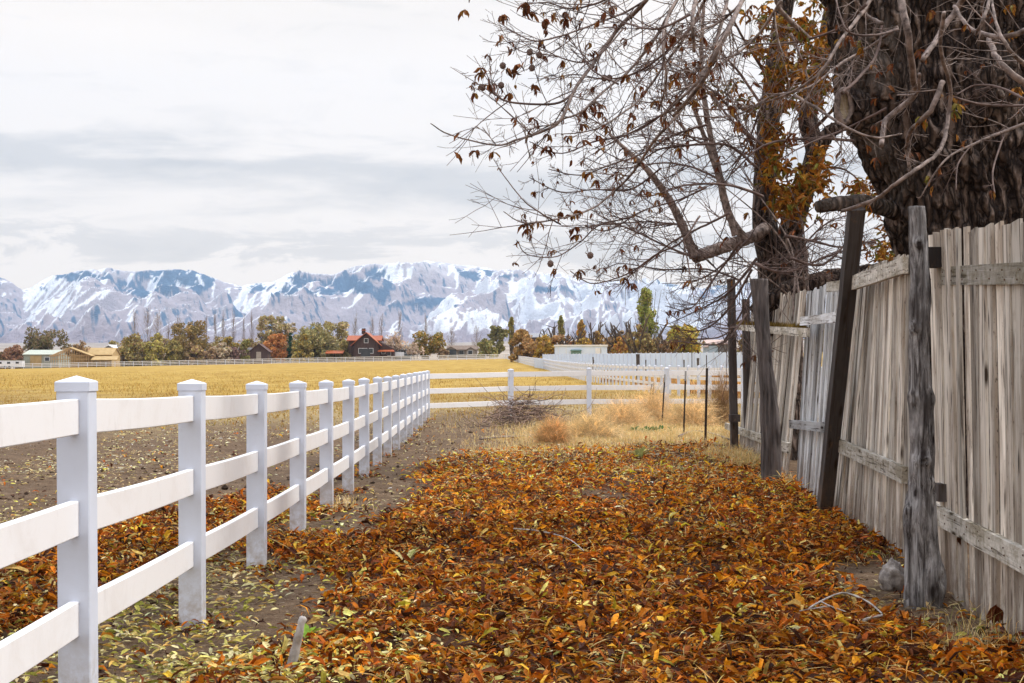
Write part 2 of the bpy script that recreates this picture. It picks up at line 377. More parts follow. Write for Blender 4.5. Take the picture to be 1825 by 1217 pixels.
# ------------------------------------------------------------------ mountains
def build_mountains():
    S = np.array([(-700, 500), (-400, 478), (-200, 470), (-100, 478), (-30, 486), (0, 492), (20, 503), (40, 519), (55, 516), (75, 502), (95, 492), (125, 484), (150, 479), (190, 477), (230, 481), (280, 482), (310, 479), (340, 480), (370, 492), (400, 503), (430, 509), (460, 505), (495, 498), (520, 487), (535, 484), (560, 489), (590, 489), (610, 483), (640, 475), (665, 473), (700, 470), (740, 466), (765, 465), (790, 469), (820, 473), (850, 475), (880, 478), (910, 482), (960, 484), (1000, 488), (1030, 497), (1060, 506), (1100, 501), (1140, 495), (1165, 498), (1200, 508), (1250, 512), (1300, 505), (1400, 500), (1500, 512), (1700, 520), (1900, 500), (2200, 515), (2600, 510)], float)
    px = np.arange(-650, 2500, 2.0); n = len(px)
    sky = HY-np.interp(px, S[:, 0], S[:, 1]) + 9*(fbm(px*.035, px*0, 0, 61, 4)-.5)
    T = np.concatenate([np.linspace(0, 1, 300), np.linspace(1.01, 1.35, 14)])
    PXg, Tg = np.meshgrid(px, T)
    Yg = 5600+3300*Tg; Xg = (PXg-CX)/F*Yg
    zb = CH+49*5600/F
    base = zb + (CH+sky[None, :]*8900/F-zb)*(.10*np.minimum(Tg, 1)+.90*np.minimum(Tg, 1)**1.25)
    def ridged(x, y, seed, o=4):
        r = 0; a = 1.; s = 1.; w = 1.
        for i in range(o):
            k = 1-np.abs(2*vn(x*s+3.1*i, y*s+7*i, 0, seed+i)-1); k = k**1.35*w; r = r+a*k; w = np.clip(k*1.4, 0, 1); a *= .5; s *= 2.05
        return r/1.9
    wx = 260*(fbm(Xg/900, Yg/1100, 0, 31, 3)-.5)*2; wy = 300*(fbm(Xg/900+9, Yg/1100, 0, 37, 3)-.5)*2
    rg = ridged((Xg+wx*1.3+.35*(Yg-7000)*np.sin(Xg/700))/400+3, (Yg+wy)/1300, 41, 6)
    rg2 = ridged((Xg+wx*.9-.3*Yg)/150+3, (Yg+wy)/700, 47, 5)
    win = sstep(0, .12, Tg)*(1-.75*sstep(.72, 1.0, Tg))
    Z = base + win*(330*(rg-.62)) + sstep(0, .1, Tg)*(1-.6*sstep(.8, 1, Tg))*115*(rg2-.5)
    Z = np.maximum(Z, zb-40+60*Tg)
    # fan skirts at the foot
    Z += -30*sstep(.06, 0, Tg)
    down = sstep(1.0, 1.35, Tg); Z -= down*500
    el = (Z-CH)/Yg*F; mx = el.max(0); k = sky/mx
    ker = np.hanning(9); ker /= ker.sum(); k = np.convolve(np.pad(k, 4, 'edge'), ker, 'valid')
    w = sstep(.25, .9, Tg); Z = CH+(Z-CH)*(1+(k[None, :]-1)*(.35+.65*w))
    # snow cover and forest masks; aspect term paints lit left and shaded right flanks
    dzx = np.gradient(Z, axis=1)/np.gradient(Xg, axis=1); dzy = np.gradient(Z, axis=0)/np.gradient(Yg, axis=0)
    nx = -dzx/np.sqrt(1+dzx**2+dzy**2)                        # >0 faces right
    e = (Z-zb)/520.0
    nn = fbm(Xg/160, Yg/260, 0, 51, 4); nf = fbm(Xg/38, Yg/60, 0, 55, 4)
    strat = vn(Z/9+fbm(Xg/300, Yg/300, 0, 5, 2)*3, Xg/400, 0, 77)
    snow_and_light = .75*(e-.42) - 2.2*nx + .5*(nn-.5)+1.0*(nf-.5)+.5*(strat-.5)+.42
    snow_and_light = sstep(-.22, .34, snow_and_light)*sstep(.0, .2, e+.25*(nn-.5)); snow_and_light = np.maximum(.12*sstep(0, .3, e), snow_and_light); snow_and_light = np.maximum(snow_and_light, sstep(.5, 1.15, e)*.6*(.4+nf))
    fb = 0
    for bx, by, sx, sy in ((150, 492, 40, 7), (310, 500, 42, 17), (228, 505, 18, 9), (470, 512, 28, 7), (530, 497, 20, 11), (500, 517, 22, 10), (620, 505, 40, 12), (575, 520, 30, 8), (668, 490, 22, 8), (690, 515, 16, 16), (835, 490, 30, 7), (900, 492, 36, 5), (250, 520, 14, 10), (1060, 500, 20, 6), (1195, 505, 20, 7), (760, 540, 50, 6), (980, 515, 30, 6), (75, 512, 10, 9), (1290, 510, 30, 10), (-60, 495, 40, 12)):
        fb = np.maximum(fb, np.exp(-((PXg-bx)/sx)**2-((HY-(Z-CH)/Yg*F-by)/sy)**2))
    fw = fbm((Xg+Z*2.)/90, Yg/300, 0, 91, 5)
    forest = sstep(.44, .56, fb*.78+1.7*(fw-.5)*(fb > .05)+.7*(fbm(Xg/16, Yg/26, 0, 93, 3)-.5)+.5*nx)*sstep(1.02, .98, Tg)
    mb = MB(); idx = np.arange(Z.size).reshape(Z.shape)
    q = np.stack([idx[:-1, :-1], idx[:-1, 1:], idx[1:, 1:], idx[1:, :-1]], -1).reshape(-1, 4)
    mb.add(np.stack([Xg, Yg, Z], -1).reshape(-1, 3), q, col=np.stack([snow_and_light, forest, e], -1).reshape(-1, 3))
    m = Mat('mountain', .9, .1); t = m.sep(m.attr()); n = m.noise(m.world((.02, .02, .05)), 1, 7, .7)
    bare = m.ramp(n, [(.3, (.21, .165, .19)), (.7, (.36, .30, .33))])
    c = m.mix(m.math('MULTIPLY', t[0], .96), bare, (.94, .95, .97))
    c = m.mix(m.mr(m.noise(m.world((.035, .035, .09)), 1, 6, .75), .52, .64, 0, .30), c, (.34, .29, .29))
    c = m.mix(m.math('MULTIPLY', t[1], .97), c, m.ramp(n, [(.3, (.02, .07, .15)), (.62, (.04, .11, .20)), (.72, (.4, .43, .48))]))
    m.color(c); m.bump(m.math('ADD', m.noise(m.world((.016, .005, .012)), 1, 8, .68, .6), m.math('MULTIPLY', m.noise(m.world((.05, .02, .06)), 1, 6, .7), .4)), 26)
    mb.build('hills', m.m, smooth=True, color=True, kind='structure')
build_mountains()

# ------------------------------------------------------------------ vinyl ranch fences
PW, RT, RH = .127, .038, .14
RAILZ = (1.235, .835, .44)                                    # rail centres above the post foot
def post_mesh(h):
    mb = MB(); b = PW/2; e = .004
    ring = [(-b+e, -b), (b-e, -b), (b, -b+e), (b, b-e), (b-e, b), (-b+e, b), (-b, b-e), (-b, -b+e)]
    v = [(x, y, z) for z in (-.35, h) for x, y in ring]; q = [[i, (i+1) % 8, 8+(i+1) % 8, 8+i] for i in range(8)]
    mb.add(v, q, [[8, 8+i, 9+i] for i in range(1, 7)]); return mb
def cap_mesh():
    mb = MB(); o = PW/2+.0045
    L = [(o, 0), (o, .036), (o-.004, .040), (.0, .062)]
    v = []
    for w, z in L[:3]: v += [(-w, -w, z), (w, -w, z), (w, w, z), (-w, w, z)]
    v.append((0, 0, .062)); i = PW/2+.001
    v += [(-i, -i, 0), (i, -i, 0), (i, i, 0), (-i, i, 0)]
    q = []
    for r in (0, 4):
        q += [[r+k, r+(k+1) % 4, r+4+(k+1) % 4, r+4+k] for k in range(4)]
    q += [[13+k, 13+(k+1) % 4, (k+1) % 4, k] for k in range(4)]
    return mb.add(v, q, [[8+k, 8+(k+1) % 4, 12] for k in range(4)])
POSTM = post_mesh(1.335).mesh('post', VINYL_SHADED); CAPM = cap_mesh().mesh('cap', VINYL_SHADED)
def ranch_fence(pts, label, group=None, cap=True, name='ranch_fence', fine=True, skip_first=False, maxposts=99):
    """pts: list of (x, y, z_foot)."""
    root = thing(name, pts[0], label, 'fence', group); o = np.array(pts[0])
    P3 = [np.array(p)-o for p in pts]
    ang = []
    for i, p in enumerate(P3):
        a = P3[max(i-1, 0)]; b = P3[min(i+1, len(P3)-1)]; d = b-a; ang.append(math.atan2(d[1], d[0])-math.pi/2)
    rest = MB()
    for i, p in enumerate(P3):
        if skip_first and i == 0: continue
        if i < maxposts:
            po = link('post', POSTM, root, tuple(p), (R(random.uniform(-.4, .4)) if fine else 0, R(random.uniform(-.4, .4)) if fine else 0, ang[i]))
            if cap: link('cap', CAPM, po, (0, 0, 1.335-.0001))
        else:
            rest.box(p+np.array([0, 0, .65]), (PW, PW, 1.4), [[math.cos(ang[i]), math.sin(ang[i]), 0], [-math.sin(ang[i]), math.cos(ang[i]), 0], [0, 0, 1]])
    if rest.n: rest.build('distant_posts', VINYL_SHADED, root, kind='stuff')
    for rz in RAILZ:
        if fine:
            for i in range(len(P3)-1):
                a = P3[i]+np.array([0, 0, rz]); b = P3[i+1]+np.array([0, 0, rz]); d = b-a; L = np.linalg.norm(d); d /= L
                s = np.array([d[1], -d[0], 0]); s /= np.linalg.norm(s); u = np.cross(s, d)
                mb = MB(); e = .004
                a = a+d*(PW/2-.03); b = b-d*(PW/2-.03)
                h = RH/2; w = RT/2; ring = [(-w+e, -h), (w-e, -h), (w, -h+e), (w, h-e), (w-e, h), (-w+e, h), (-w, h-e), (-w, -h+e)]
                # a long rail sags a little in its middle
                v = []; nseg = 5
                for k in range(nseg):
                    f = k/(nseg-1); c = a+(b-a)*f+np.array([0, 0, -.006*math.sin(math.pi*f)])
                    v += [c+s*x+u*y for x, y in ring]
                q = [[k*8+j, k*8+(j+1) % 8, k*8+8+(j+1) % 8, k*8+8+j] for k in range(nseg-1) for j in range(8)]
                mb.add(v, q); mb.build('rail', VRAIL, root)
        else:
            mb = MB(); pp = np.array(P3)+np.array([0, 0, rz]); d = np.gradient(pp, axis=0); s = np.stack([d[:, 1], -d[:, 0], 0*d[:, 0]], 1); s /= np.linalg.norm(s, axis=1)[:, None]
            u = np.array([0, 0, 1.]); v = np.stack([pp-s*RT/2-u*RH/2, pp+s*RT/2-u*RH/2, pp+s*RT/2+u*RH/2, pp-s*RT/2+u*RH/2], 1).reshape(-1, 3)
            q = [[k*4+j, k*4+(j+1) % 4, k*4+4+(j+1) % 4, k*4+4+j] for k in range(len(pp)-1) for j in range(4)]
            mb.add(v, q); mb.build('rail', VRAIL, root)
    return root
# near fence running away on the left
pxs = [-330, 130, 343, 457, 530, 581, 618, 648, 671, 690, 706, 719, 729, 738.6, 747.5, 755.6, 764]
tops = [664, 670, 676, 679, 678, 677, 675.5, 673, 671, 670, 668, 666, 664.5, 663, 662, 661, 660]
pts = []
k0 = 1/(870-343)
for i, (x, ty) in enumerate(zip(pxs, tops)):
    inv = k0+(i-2)*.000527 if i > 0 else k0-2*.000527
    s = (1/inv)/1.627; Z = F/s; X = -1.627-(.01574*Z) + .0
    zt = CH+(HY-ty)/s
    if i == 0: zt = 1.415
    pts.append((X, Z, zt-1.395))
CORNER = pts[-1]; pts_posts = list(pts)+[(-1.0+2.44*0+2.53, 9.3), (3.25, 15.0), (3.3, 19.0)]
ranch_fence(pts, 'white vinyl three-rail fence running from the left foreground straight back beside the leaves')
# crossing fence
cp = [CORNER]
for x, ty in ((910, 657), (1050, 655), (1188, 654.5), (1325, 654), (1462, 653)):
    Z = 42.6; X = (x-CX)*Z/F; cp.append((X, Z, CH+(HY-ty)*Z/F-1.395))
ranch_fence(cp, 'white vinyl three-rail fence crossing the picture behind the brush pile', skip_first=True)
# long fence between field and yard, seen almost end on
def path(ctrl, step):
    c = np.array(ctrl, float); seg = np.linalg.norm(np.diff(c, axis=0), axis=1); s = np.concatenate([[0], np.cumsum(seg)])
    t = np.arange(0, s[-1], step); return np.stack([np.interp(t, s, c[:, k]) for k in range(2)], 1)
pp = path([(10.5, 55), (8.6, 62), (7.6, 76), (6.9, 95), (6.0, 125), (4.6, 230), (-1.2, 388)], 2.44)
ranch_fence([(x, y, tz(x, y)+.08) for x, y in pp], 'long white rail fence receding along the right edge of the golden field', fine=False, cap=True)
# far fence across the field
pp = path([(-2, 392), (-60, 396), (-150, 400), (-240, 405)], 2.44)
ranch_fence([(x, y, tz(x, y)) for x, y in pp], 'distant white rail fence along the far edge of the golden field', fine=False, cap=False)
# solid privacy fence in the yard
def privacy(ctrl, tops, h0, label):
    root = thing('privacy_fence', (ctrl[0][0], ctrl[0][1], tz(*ctrl[0])), label, 'fence'); o = np.array(root.location)
    pp = path(ctrl, 2.4); L = np.concatenate([[0], np.cumsum(np.linalg.norm(np.diff(np.array(ctrl), axis=0), axis=1))])
    zt = np.interp(np.arange(len(pp))*2.4, L, tops)
    mb = MB()
    for i in range(len(pp)-1):
        a = np.array([*pp[i], 0]); b = np.array([*pp[i+1], 0]); d = b-a; n_ = np.array([-d[1], d[0], 0])/np.linalg.norm(d); d /= np.linalg.norm(d)
        z0 = tz(*pp[i])-.1; zz = zt[i]; po = MB()
        po.box((a[0]-o[0], a[1]-o[1], (z0+zz+.08)/2-o[2]), (.13, .13, zz+.08-z0), [d, n_, [0, 0, 1]]); po.build('post', VINYL_SHADED, root)
        for k in range(8):
            c = a+(b-a)*((k+.5)/8); mb.box((c[0]-o[0], c[1]-o[1], (z0+zz)/2-o[2]), (.285, .022+.006*(k % 2), zz-z0), [d, n_, [0, 0, 1]])
    mb.build('panel', VSOLID, root)
privacy([(5.2, 255), (21.5, 150), (24.5, 128)], [3.75, 3.0, 2.8], 0, 'tall solid white fence enclosing the yard below the white shed')
privacy([(3.6, 240), (9.0, 165)], [2.9, 2.05], 0, 'lower solid white fence slanting in front of the yard at centre right')

# ------------------------------------------------------------------ weathered board fence on the right
FL0 = np.array([2.67, 7.9]); SL = .078
def fenceZ(px): return 2.054/((px-CX)/F-SL)
def line_x(Z): return FL0[0]+SL*(Z-FL0[1])
fdir = np.array([SL, 1, 0.]); fdir /= np.linalg.norm(fdir); fnor = np.array([-1, SL, 0.]); fnor /= np.linalg.norm(fnor)   # normal towards the viewer's side
wf = thing('board_fence', (line_x(8), 8, 0), 'old weathered wooden board fence sagging along the right side', 'fence'); WO = np.array(wf.location)
def board(b, t, w, th=.019, mat=BOARD, name='board', label=None, top_cut=0.0, bend=0.0):
    b = np.asarray(b, float); t = np.asarray(t, float); u = t-b; L = np.linalg.norm(u); u /= L
    al = fdir-u*np.dot(fdir, u); al /= np.linalg.norm(al); no = np.cross(al, u)
    mb = MB(); ns = 7; v = []; e = .003
    ww = w/2*(1+np.random.default_rng(int(abs(b[0]*9973+b[1]*331)*7) % 99999).uniform(-.04, .04, ns))
    for k in range(ns):
        f = k/(ns-1); z = L*f; off = bend*math.sin(math.pi*f)
        for x, y in ((-1, -1), (1, -1), (1, 1), (-1, 1)):
            dz = top_cut*x*w/2 if k == ns-1 else 0
            v.append([x*(ww[k]-(e if k in (0, ns-1) else 0)), y*th/2+off, z+dz])
    q = [[k*4+j, k*4+(j+1) % 4, k*4+4+(j+1) % 4, k*4+4+j] for k in range(ns-1) for j in range(4)]
    q += [[3, 2, 1, 0], [ns*4-4, ns*4-3, ns*4-2, ns*4-1]]
    mb.add(v, q); o = mb.build(name, mat, wf)
    M4 = Matrix(((al[0], no[0], u[0], b[0]-WO[0]), (al[1], no[1], u[1], b[1]-WO[1]), (al[2], no[2], u[2], b[2]-WO[2]), (0, 0, 0, 1)))
    o.matrix_local = M4
    if label: o['label'] = label
    return o
def section(bl, br, tl, tr, width, mat, jit=.3, gap=.004, topj=.02, extra=None):
    """corners in photo pixels (left end, right end); the foot gives the distance on the fence line."""
    Z0, Z1 = fenceZ(bl[0]), fenceZ(br[0]); n = max(2, int(abs(Z1-Z0)/width)); r = np.random.default_rng(int(bl[0]))
    e = np.cumsum(r.uniform(.75, 1.25, n)); e = np.concatenate([[0], e/e[-1]])
    for i in range(n):
        f = (e[i]+e[i+1])/2; Z = Z0+(Z1-Z0)*f
        # straight lines in the picture are straight in space: interpolate in 1/Z
        g = (1/Z-1/Z0)/(1/Z1-1/Z0)
        pb = bl[0]+(br[0]-bl[0])*g; yb = bl[1]+(br[1]-bl[1])*g; pt = tl[0]+(tr[0]-tl[0])*g; yt = tl[1]+(tr[1]-tl[1])*g
        b = P(pb, yb, Z); t = P(pt, yt, Z)
        t[2] += r.uniform(-topj, topj); t[:2] += fdir[:2]*r.normal(0, jit*.02)
        b = b-(t-b)*.03
        off = fnor*(.011*(i % 2)+r.uniform(0, .006)); w = abs(Z1-Z0)*(e[i+1]-e[i])-gap*r.choice([.8, 1.2, 2.2, 4.5], p=[.3, .35, .25, .1])
        board(b+off, t+off*1.0, w, .018, mat, top_cut=r.uniform(-.12, .12), bend=r.uniform(-.01, .012))
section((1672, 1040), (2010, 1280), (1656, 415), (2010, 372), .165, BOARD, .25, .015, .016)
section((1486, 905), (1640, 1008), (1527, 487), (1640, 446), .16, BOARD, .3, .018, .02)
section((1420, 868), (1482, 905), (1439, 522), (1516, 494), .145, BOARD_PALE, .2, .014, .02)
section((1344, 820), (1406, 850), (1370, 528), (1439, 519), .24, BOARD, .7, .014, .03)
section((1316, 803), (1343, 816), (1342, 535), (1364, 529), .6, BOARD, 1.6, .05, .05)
def frail(a, b, h, mat=RAILW, th=.042, name='rail', out=.035, label=None, end=0.0):
    Za, Zb = fenceZ(a[0]), fenceZ(b[0]); A = P(a[0], a[1], Za)+fnor*out; B = P(b[0], b[1], Zb)+fnor*out
    d = B-A; L = np.linalg.norm(d); d /= L; u = np.array([0, 0, 1.])-d*d[2]; u /= np.linalg.norm(u); s = np.cross(d, u)
    mb = MB(); ns = 9; v = []; r = np.random.default_rng(int(a[0]+a[1]))
    for k in range(ns):
        wv = r.uniform(-.004, .004)
        for y, z in ((-1, -1), (1, -1), (1, 0), (-1, 0)):
            v.append([y*th/2+wv, z*h if z else wv, L*k/(ns-1)])
    q = [[k*4+j, k*4+(j+1) % 4, k*4+4+(j+1) % 4, k*4+4+j] for k in range(ns-1) for j in range(4)]+[[3, 2, 1, 0], [ns*4-4, ns*4-3, ns*4-2, ns*4-1]]
    mb.add(v, q); o = mb.build(name, mat, wf)
    o.matrix_local = Matrix(((s[0], u[0], d[0], A[0]-WO[0]), (s[1], u[1], d[1], A[1]-WO[1]), (s[2], u[2], d[2], A[2]-WO[2]), (0, 0, 0, 1)))
    if label: o['label'] = label
    return A, B
frail((1660, 478), (2000, 456), .115)
frail((1668, 893), (2000, 1058), .125)
frail((1523, 494), (1622, 457), .125)
frail((1490, 777), (1622, 832), .125)
frail((1482, 503), (1528, 496), .10)
frail((1434, 565), (1500, 556), .10, BOARD_PALE)
frail((1414, 748), (1472, 752), .105, BOARD_PALE)
ra = frail((1313, 578), (1446, 585), .10, label='rail furred with yellow-brown moss')
frail((1296, 753), (1412, 790), .13)
NAIL = noisy('rust', (.05, .022, .012), (.12, .05, .025), 60, .8)
def nails(a, b, h, n, out=.0575):
    Za, Zb = fenceZ(a[0]), fenceZ(b[0]); A = P(a[0], a[1], Za); B = P(b[0], b[1], Zb); r = np.random.default_rng(int(a[1]))
    for k in range(n):
        for v_ in (.28, .7):
            c = A+(B-A)*((k+.5+r.uniform(-.15, .15))/n)+fnor*out-np.array([0, 0, h*(v_+r.uniform(-.08, .08))]); mb = MB().tube([(0, 0, 0), tuple(fnor*.004)], [.0055, .0045], 8); mb.build('nail', NAIL, wf, loc=tuple(c-WO))
nails((1668, 478), (2000, 456), .115, 12); nails((1672, 893), (2000, 1058), .125, 12); nails((1530, 492), (1616, 459), .125, 8); nails((1495, 779), (1616, 830), .125, 9)
# moss tufts standing on the mossy rail
mb = MB(); r = np.random.default_rng(5)
for k in range(1500):
    f = r.beta(1.3, 1.3) if r.random() < .75 else r.random(); p = ra[0]+(ra[1]-ra[0])*f+fnor*r.uniform(-.02, .02); h = r.uniform(.02, .09)*(.5+vn([f*9], [1.2])[0])
    d = np.array([r.normal(0, .25), r.normal(0, .25), 1])*h; w = np.array([r.normal(), r.normal(), 0])*.006
    mb.add([p-w, p+w, p+d], t=[[0, 1, 2]], col=np.array([.17, .115, .03])*r.uniform(.6, 1.5))
mb.v = [v-WO for v in mb.v]; mb.build('moss', GRASS, wf, color=True, kind='stuff')

def log_mesh(ctrl, radii, sides, seed, rough=.12, vs=3.0, knots=(), fine=60):
    """a gnarled pole: dense rings, noise displaced, with knots (f, angle, size)."""
    c = np.array(ctrl, float); s = np.linspace(0, 1, len(c)); f = np.linspace(0, 1, fine)
    p = np.stack([np.interp(f, s, c[:, k]) for k in range(3)], 1)
    ker = np.hanning(9); ker /= ker.sum()
    pp = np.stack([np.convolve(np.pad(p[:, k], 4, 'reflect', reflect_type='odd'), ker, 'valid') for k in range(3)], 1)
    rad = np.interp(f, np.linspace(0, 1, len(radii)), radii); L = np.linalg.norm(c[-1]-c[0])
    th = np.arange(sides)/sides*2*math.pi; TH, FF = np.meshgrid(th, f)
    n1 = fbm(np.cos(TH)*1.5+4, np.sin(TH)*1.5+4, FF*L*vs, seed, 4); n2 = fbm(np.cos(TH)*6+4, np.sin(TH)*6+4, FF*L*vs*.9, seed+7, 3)
    n3 = np.abs(2*fbm(np.cos(TH)*9+4, np.sin(TH)*9+4, FF*L*2.2, seed+9, 3)-1); rr = rad[:, None]*(1+rough*2*(n1-.5)+rough*1.1*(n2-.5)-.16*np.exp(-(n3*7)**2))
    for kf, ka, ks in knots:
        d2 = ((FF-kf)*L)**2+(rad[:, None]*(np.abs((TH-ka+math.pi) % (2*math.pi)-math.pi)))**2; d = np.sqrt(d2)/ks
        rr = rr+ks*.55*np.exp(-d**2*1.6)-ks*.5*np.exp(-(d*3.2)**2)
    v = pp[:, None, :]+rr[..., None]*np.stack([np.cos(TH), np.sin(TH), 0*TH], -1)
    n = fine; i = np.arange(n-1)[:, None]*sides; j = np.arange(sides)[None, :]; jn = (j+1) % sides
    q = np.stack([i+j, i+jn, i+sides+jn, i+sides+j], -1).reshape(-1, 4)
    v = np.vstack([v.reshape(-1, 3), pp[-1:]]); t = [[(n-1)*sides+k, (n-1)*sides+(k+1) % sides, n*sides] for k in range(sides)]
    return MB().add(v, q, t)
def wpost(ctrlpx, Z, radii, name, mat, label, seed, **k):
    c = np.array([P(x, y, Z) for x, y in ctrlpx]); c0 = c[0].copy(); c[0][2] -= .15
    mb = log_mesh(c-c0, radii, 40, seed, **k); o = mb.build(name, mat, wf, smooth=True, loc=tuple(c0-WO), label=label)
    return o
wpost([(1645, 1075), (1640, 900), (1645, 800), (1638, 620), (1640, 500), (1633, 368)], 9.3, [.125, .10, .078, .074, .062, .07, .056, .05], 'post', LOG, 'knotted grey log post nearest the camera', 3,
      rough=.15, vs=3.5, fine=150, knots=((.18, 3.6, .07), (.36, 4.6, .06), (.5, 3.6, .05), (.50, 5.6, .05), (.66, 3.9, .05), (.90, 4.5, .04), (.08, 5.6, .09), (.28, 5.5, .05)))
wpost([(1376, 860), (1372, 740), (1362, 620), (1352, 497)], 19.0, [.14, .125, .115, .09, .095, .115], 'post', LOGD, 'split dark stump post with a wide ragged top', 8, rough=.17, vs=1.6, fine=90)
def sq_post(a, b, Z, w, d, label, dz=.3, Zb=None):
    A = P(*a, Z); B = P(*b, Zb or Z); A = A-(B-A)/np.linalg.norm(B-A)*dz
    u = B-A; L = np.linalg.norm(u); u /= L; x = np.array([1, 0, 0.]); x -= u*np.dot(x, u); x /= np.linalg.norm(x); y = np.cross(u, x)
    mb = MB(); ns = 12; v = []; e = .006; r = np.random.default_rng(3)
    ring = [(-w/2+e, -d/2), (w/2-e, -d/2), (w/2, -d/2+e), (w/2, d/2-e), (w/2-e, d/2), (-w/2+e, d/2), (-w/2, d/2-e), (-w/2, -d/2+e)]
    for k in range(ns): 
        ox = r.uniform(-.004, .004)
        v += [[p+ox, q_+ox, L*k/(ns-1)] for p, q_ in ring]
    q = [[k*8+j, k*8+(j+1) % 8, k*8+8+(j+1) % 8, k*8+8+j] for k in range(ns-1) for j in range(8)]
    mb.add(v, q, [[ns*8-8, ns*8-8+j, ns*8-7+j] for j in range(1, 7)]); o = mb.build('post', DARKW, wf, label=label)
    o.matrix_local = Matrix(((x[0], y[0], u[0], A[0]-WO[0]), (x[1], y[1], u[1], A[1]-WO[1]), (x[2], y[2], u[2], A[2]-WO[2]), (0, 0, 0, 1)))
    return o
sq_post((1470, 903), (1527, 368), 15.0, .13, .16, 'dark square timber post leaning to the right', Zb=13.35)
sq_post((1309, 806), (1303, 497), 25.5, .125, .14, 'dark square post at the far end of the fence')
sq_post((1333, 800), (1329, 533), 27.5, .13, .13, 'short dark post behind the far end')
def block(px, py, Z, w, h, d, name='block', label=None):
    c = P(px, py, Z); MB().box((0, 0, 0), (w, d, h)).build(name, DARKW, wf, loc=tuple(c-WO), label=label)
block(1663, 459, 9.75, .085, .13, .10, 'bracket', 'black bracket block on the near top rail')
block(1680, 877, 9.8, .085, .115, .12); block(1501, 765, 15.9, .06, .13, .10); block(1522, 565, 15.9, .07, .12, .10)
block(1309, 745, 25.3, .17, .12, .18)
# curled dead leaf caught on the rail is built with the leaves below

# ------------------------------------------------------------------ leaves
def leaves(pos, L, Wd, yaw, pitch, roll, curl, fold, col):
    """n curled leaflets of 8 vertices: pos (n,3), sizes and angles (n,), colours (n,3)"""
    n = len(pos); u = np.array([0, .33, .33, .33, .72, .72, .72, 1.0]); s = np.array([0, -1, 0, 1, -.85, 0, .85, 0])
    prof = np.array([0, .42, 0, .42, .5, 0, .5, 0])
    x = u[None]*L[:, None]; y = (s*prof)[None]*Wd[:, None]; z = np.abs(y)*fold[:, None]+(-curl[:, None])*((u[None]-.5)**2)*L[:, None]
    z = z+(s**2)[None]*0
    # twist
    tw = (roll[:, None]*.6)*(u[None]-.5); y, z = y*np.cos(tw)-z*np.sin(tw), y*np.sin(tw)+z*np.cos(tw)
    y, z = y*np.cos(roll)[:, None]-z*np.sin(roll)[:, None], y*np.sin(roll)[:, None]+z*np.cos(roll)[:, None]
    x, z = x*np.cos(pitch)[:, None]-z*np.sin(pitch)[:, None], x*np.sin(pitch)[:, None]+z*np.cos(pitch)[:, None]
    x, y = x*np.cos(yaw)[:, None]-y*np.sin(yaw)[:, None], x*np.sin(yaw)[:, None]+y*np.cos(yaw)[:, None]
    v = np.stack([x, y, z], -1)+pos[:, None, :]
    b = np.arange(n)[:, None]*8
    q = np.stack([b+np.array([1, 2, 5, 4]), b+np.array([2, 3, 6, 5])], 1).reshape(-1, 4)
    t = np.stack([b+np.array([0, 2, 1]), b+np.array([0, 3, 2]), b+np.array([4, 5, 7]), b+np.array([5, 6, 7])], 1).reshape(-1, 3)
    return v.reshape(-1, 3), q, t, np.repeat(col, 8, 0)
def pick(pal, w, n, r, var=.25):
    pal = np.array(pal); i = r.choice(len(pal), n, p=np.array(w)/sum(w)); c = pal[i]*r.uniform(1-var, 1+var, (n, 1))
    return c*(1+r.normal(0, .05, (n, 3)))
RUSSET = [(.56, .17, .008), (.36, .088, .006), (.74, .30, .014), (.16, .040, .007), (.80, .46, .04), (.06, .020, .009), (.84, .62, .20), (.42, .35, .03), (.50, .20, .02)]
RW = [20, 27, 10, 26, 6, 26, 5, 3, 10]
def gz(X, Y): return terrain(X, Y)
def scatter(n, zlo, zhi, pxlo=-200, pxhi=2050, r=rng, pw=1.0):
    px = r.uniform(pxlo, pxhi, n); a = r.uniform(0, 1, n)
    Z = zlo*(zhi/zlo)**a if pw == 1 else (zlo**-pw+(zhi**-pw-zlo**-pw)*a)**(-1/pw)
    return (px-CX)*Z/F, Z
right_of = lambda X, Y: X < line_x(Y)-.02
def leaf_sheet(name, label, n, zlo, zhi, prob, Ls, ws, pal, w, hmax, tilt, cat='leaves', seed=1, pw=1., curl=(.2, 1.6)):
    r = np.random.default_rng(seed); X, Y = scatter(n, zlo, zhi, r=r, pw=pw)
    k = (r.random(n) < prob(X, Y)) & right_of(X, Y); X = X[k]; Y = Y[k]; n = len(X)
    L = Ls[0]+(Ls[1]-Ls[0])*r.beta(1.3, 2.1, n)*1.25; Wd = L*r.uniform(*ws, n)
    lay = r.random(n)**1.3*hmax*(.4+1.2*fbm(X*2, Y*2, 0, 66, 2))
    pos = np.stack([X, Y, gz(X, Y)+.012+lay+drift_mask(X, Y)*.02], 1)
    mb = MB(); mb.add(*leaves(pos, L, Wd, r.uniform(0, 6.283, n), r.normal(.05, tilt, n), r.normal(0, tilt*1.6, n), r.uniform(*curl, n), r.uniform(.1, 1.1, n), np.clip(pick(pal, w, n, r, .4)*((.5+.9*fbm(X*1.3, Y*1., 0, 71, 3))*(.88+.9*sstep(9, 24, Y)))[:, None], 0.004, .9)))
    return mb
def p_drift(X, Y):
    z = sstep(11.3, 8.2, Y+X*.9+1.2)*(X > -2.2)*sstep(1.0, -.6, X); hole = sstep(.53, .66, fbm(X*2.1, Y*1.7, 0, 88, 3))
    return drift_mask(X, Y)*(1-.72*z)*(1-.8*hole)
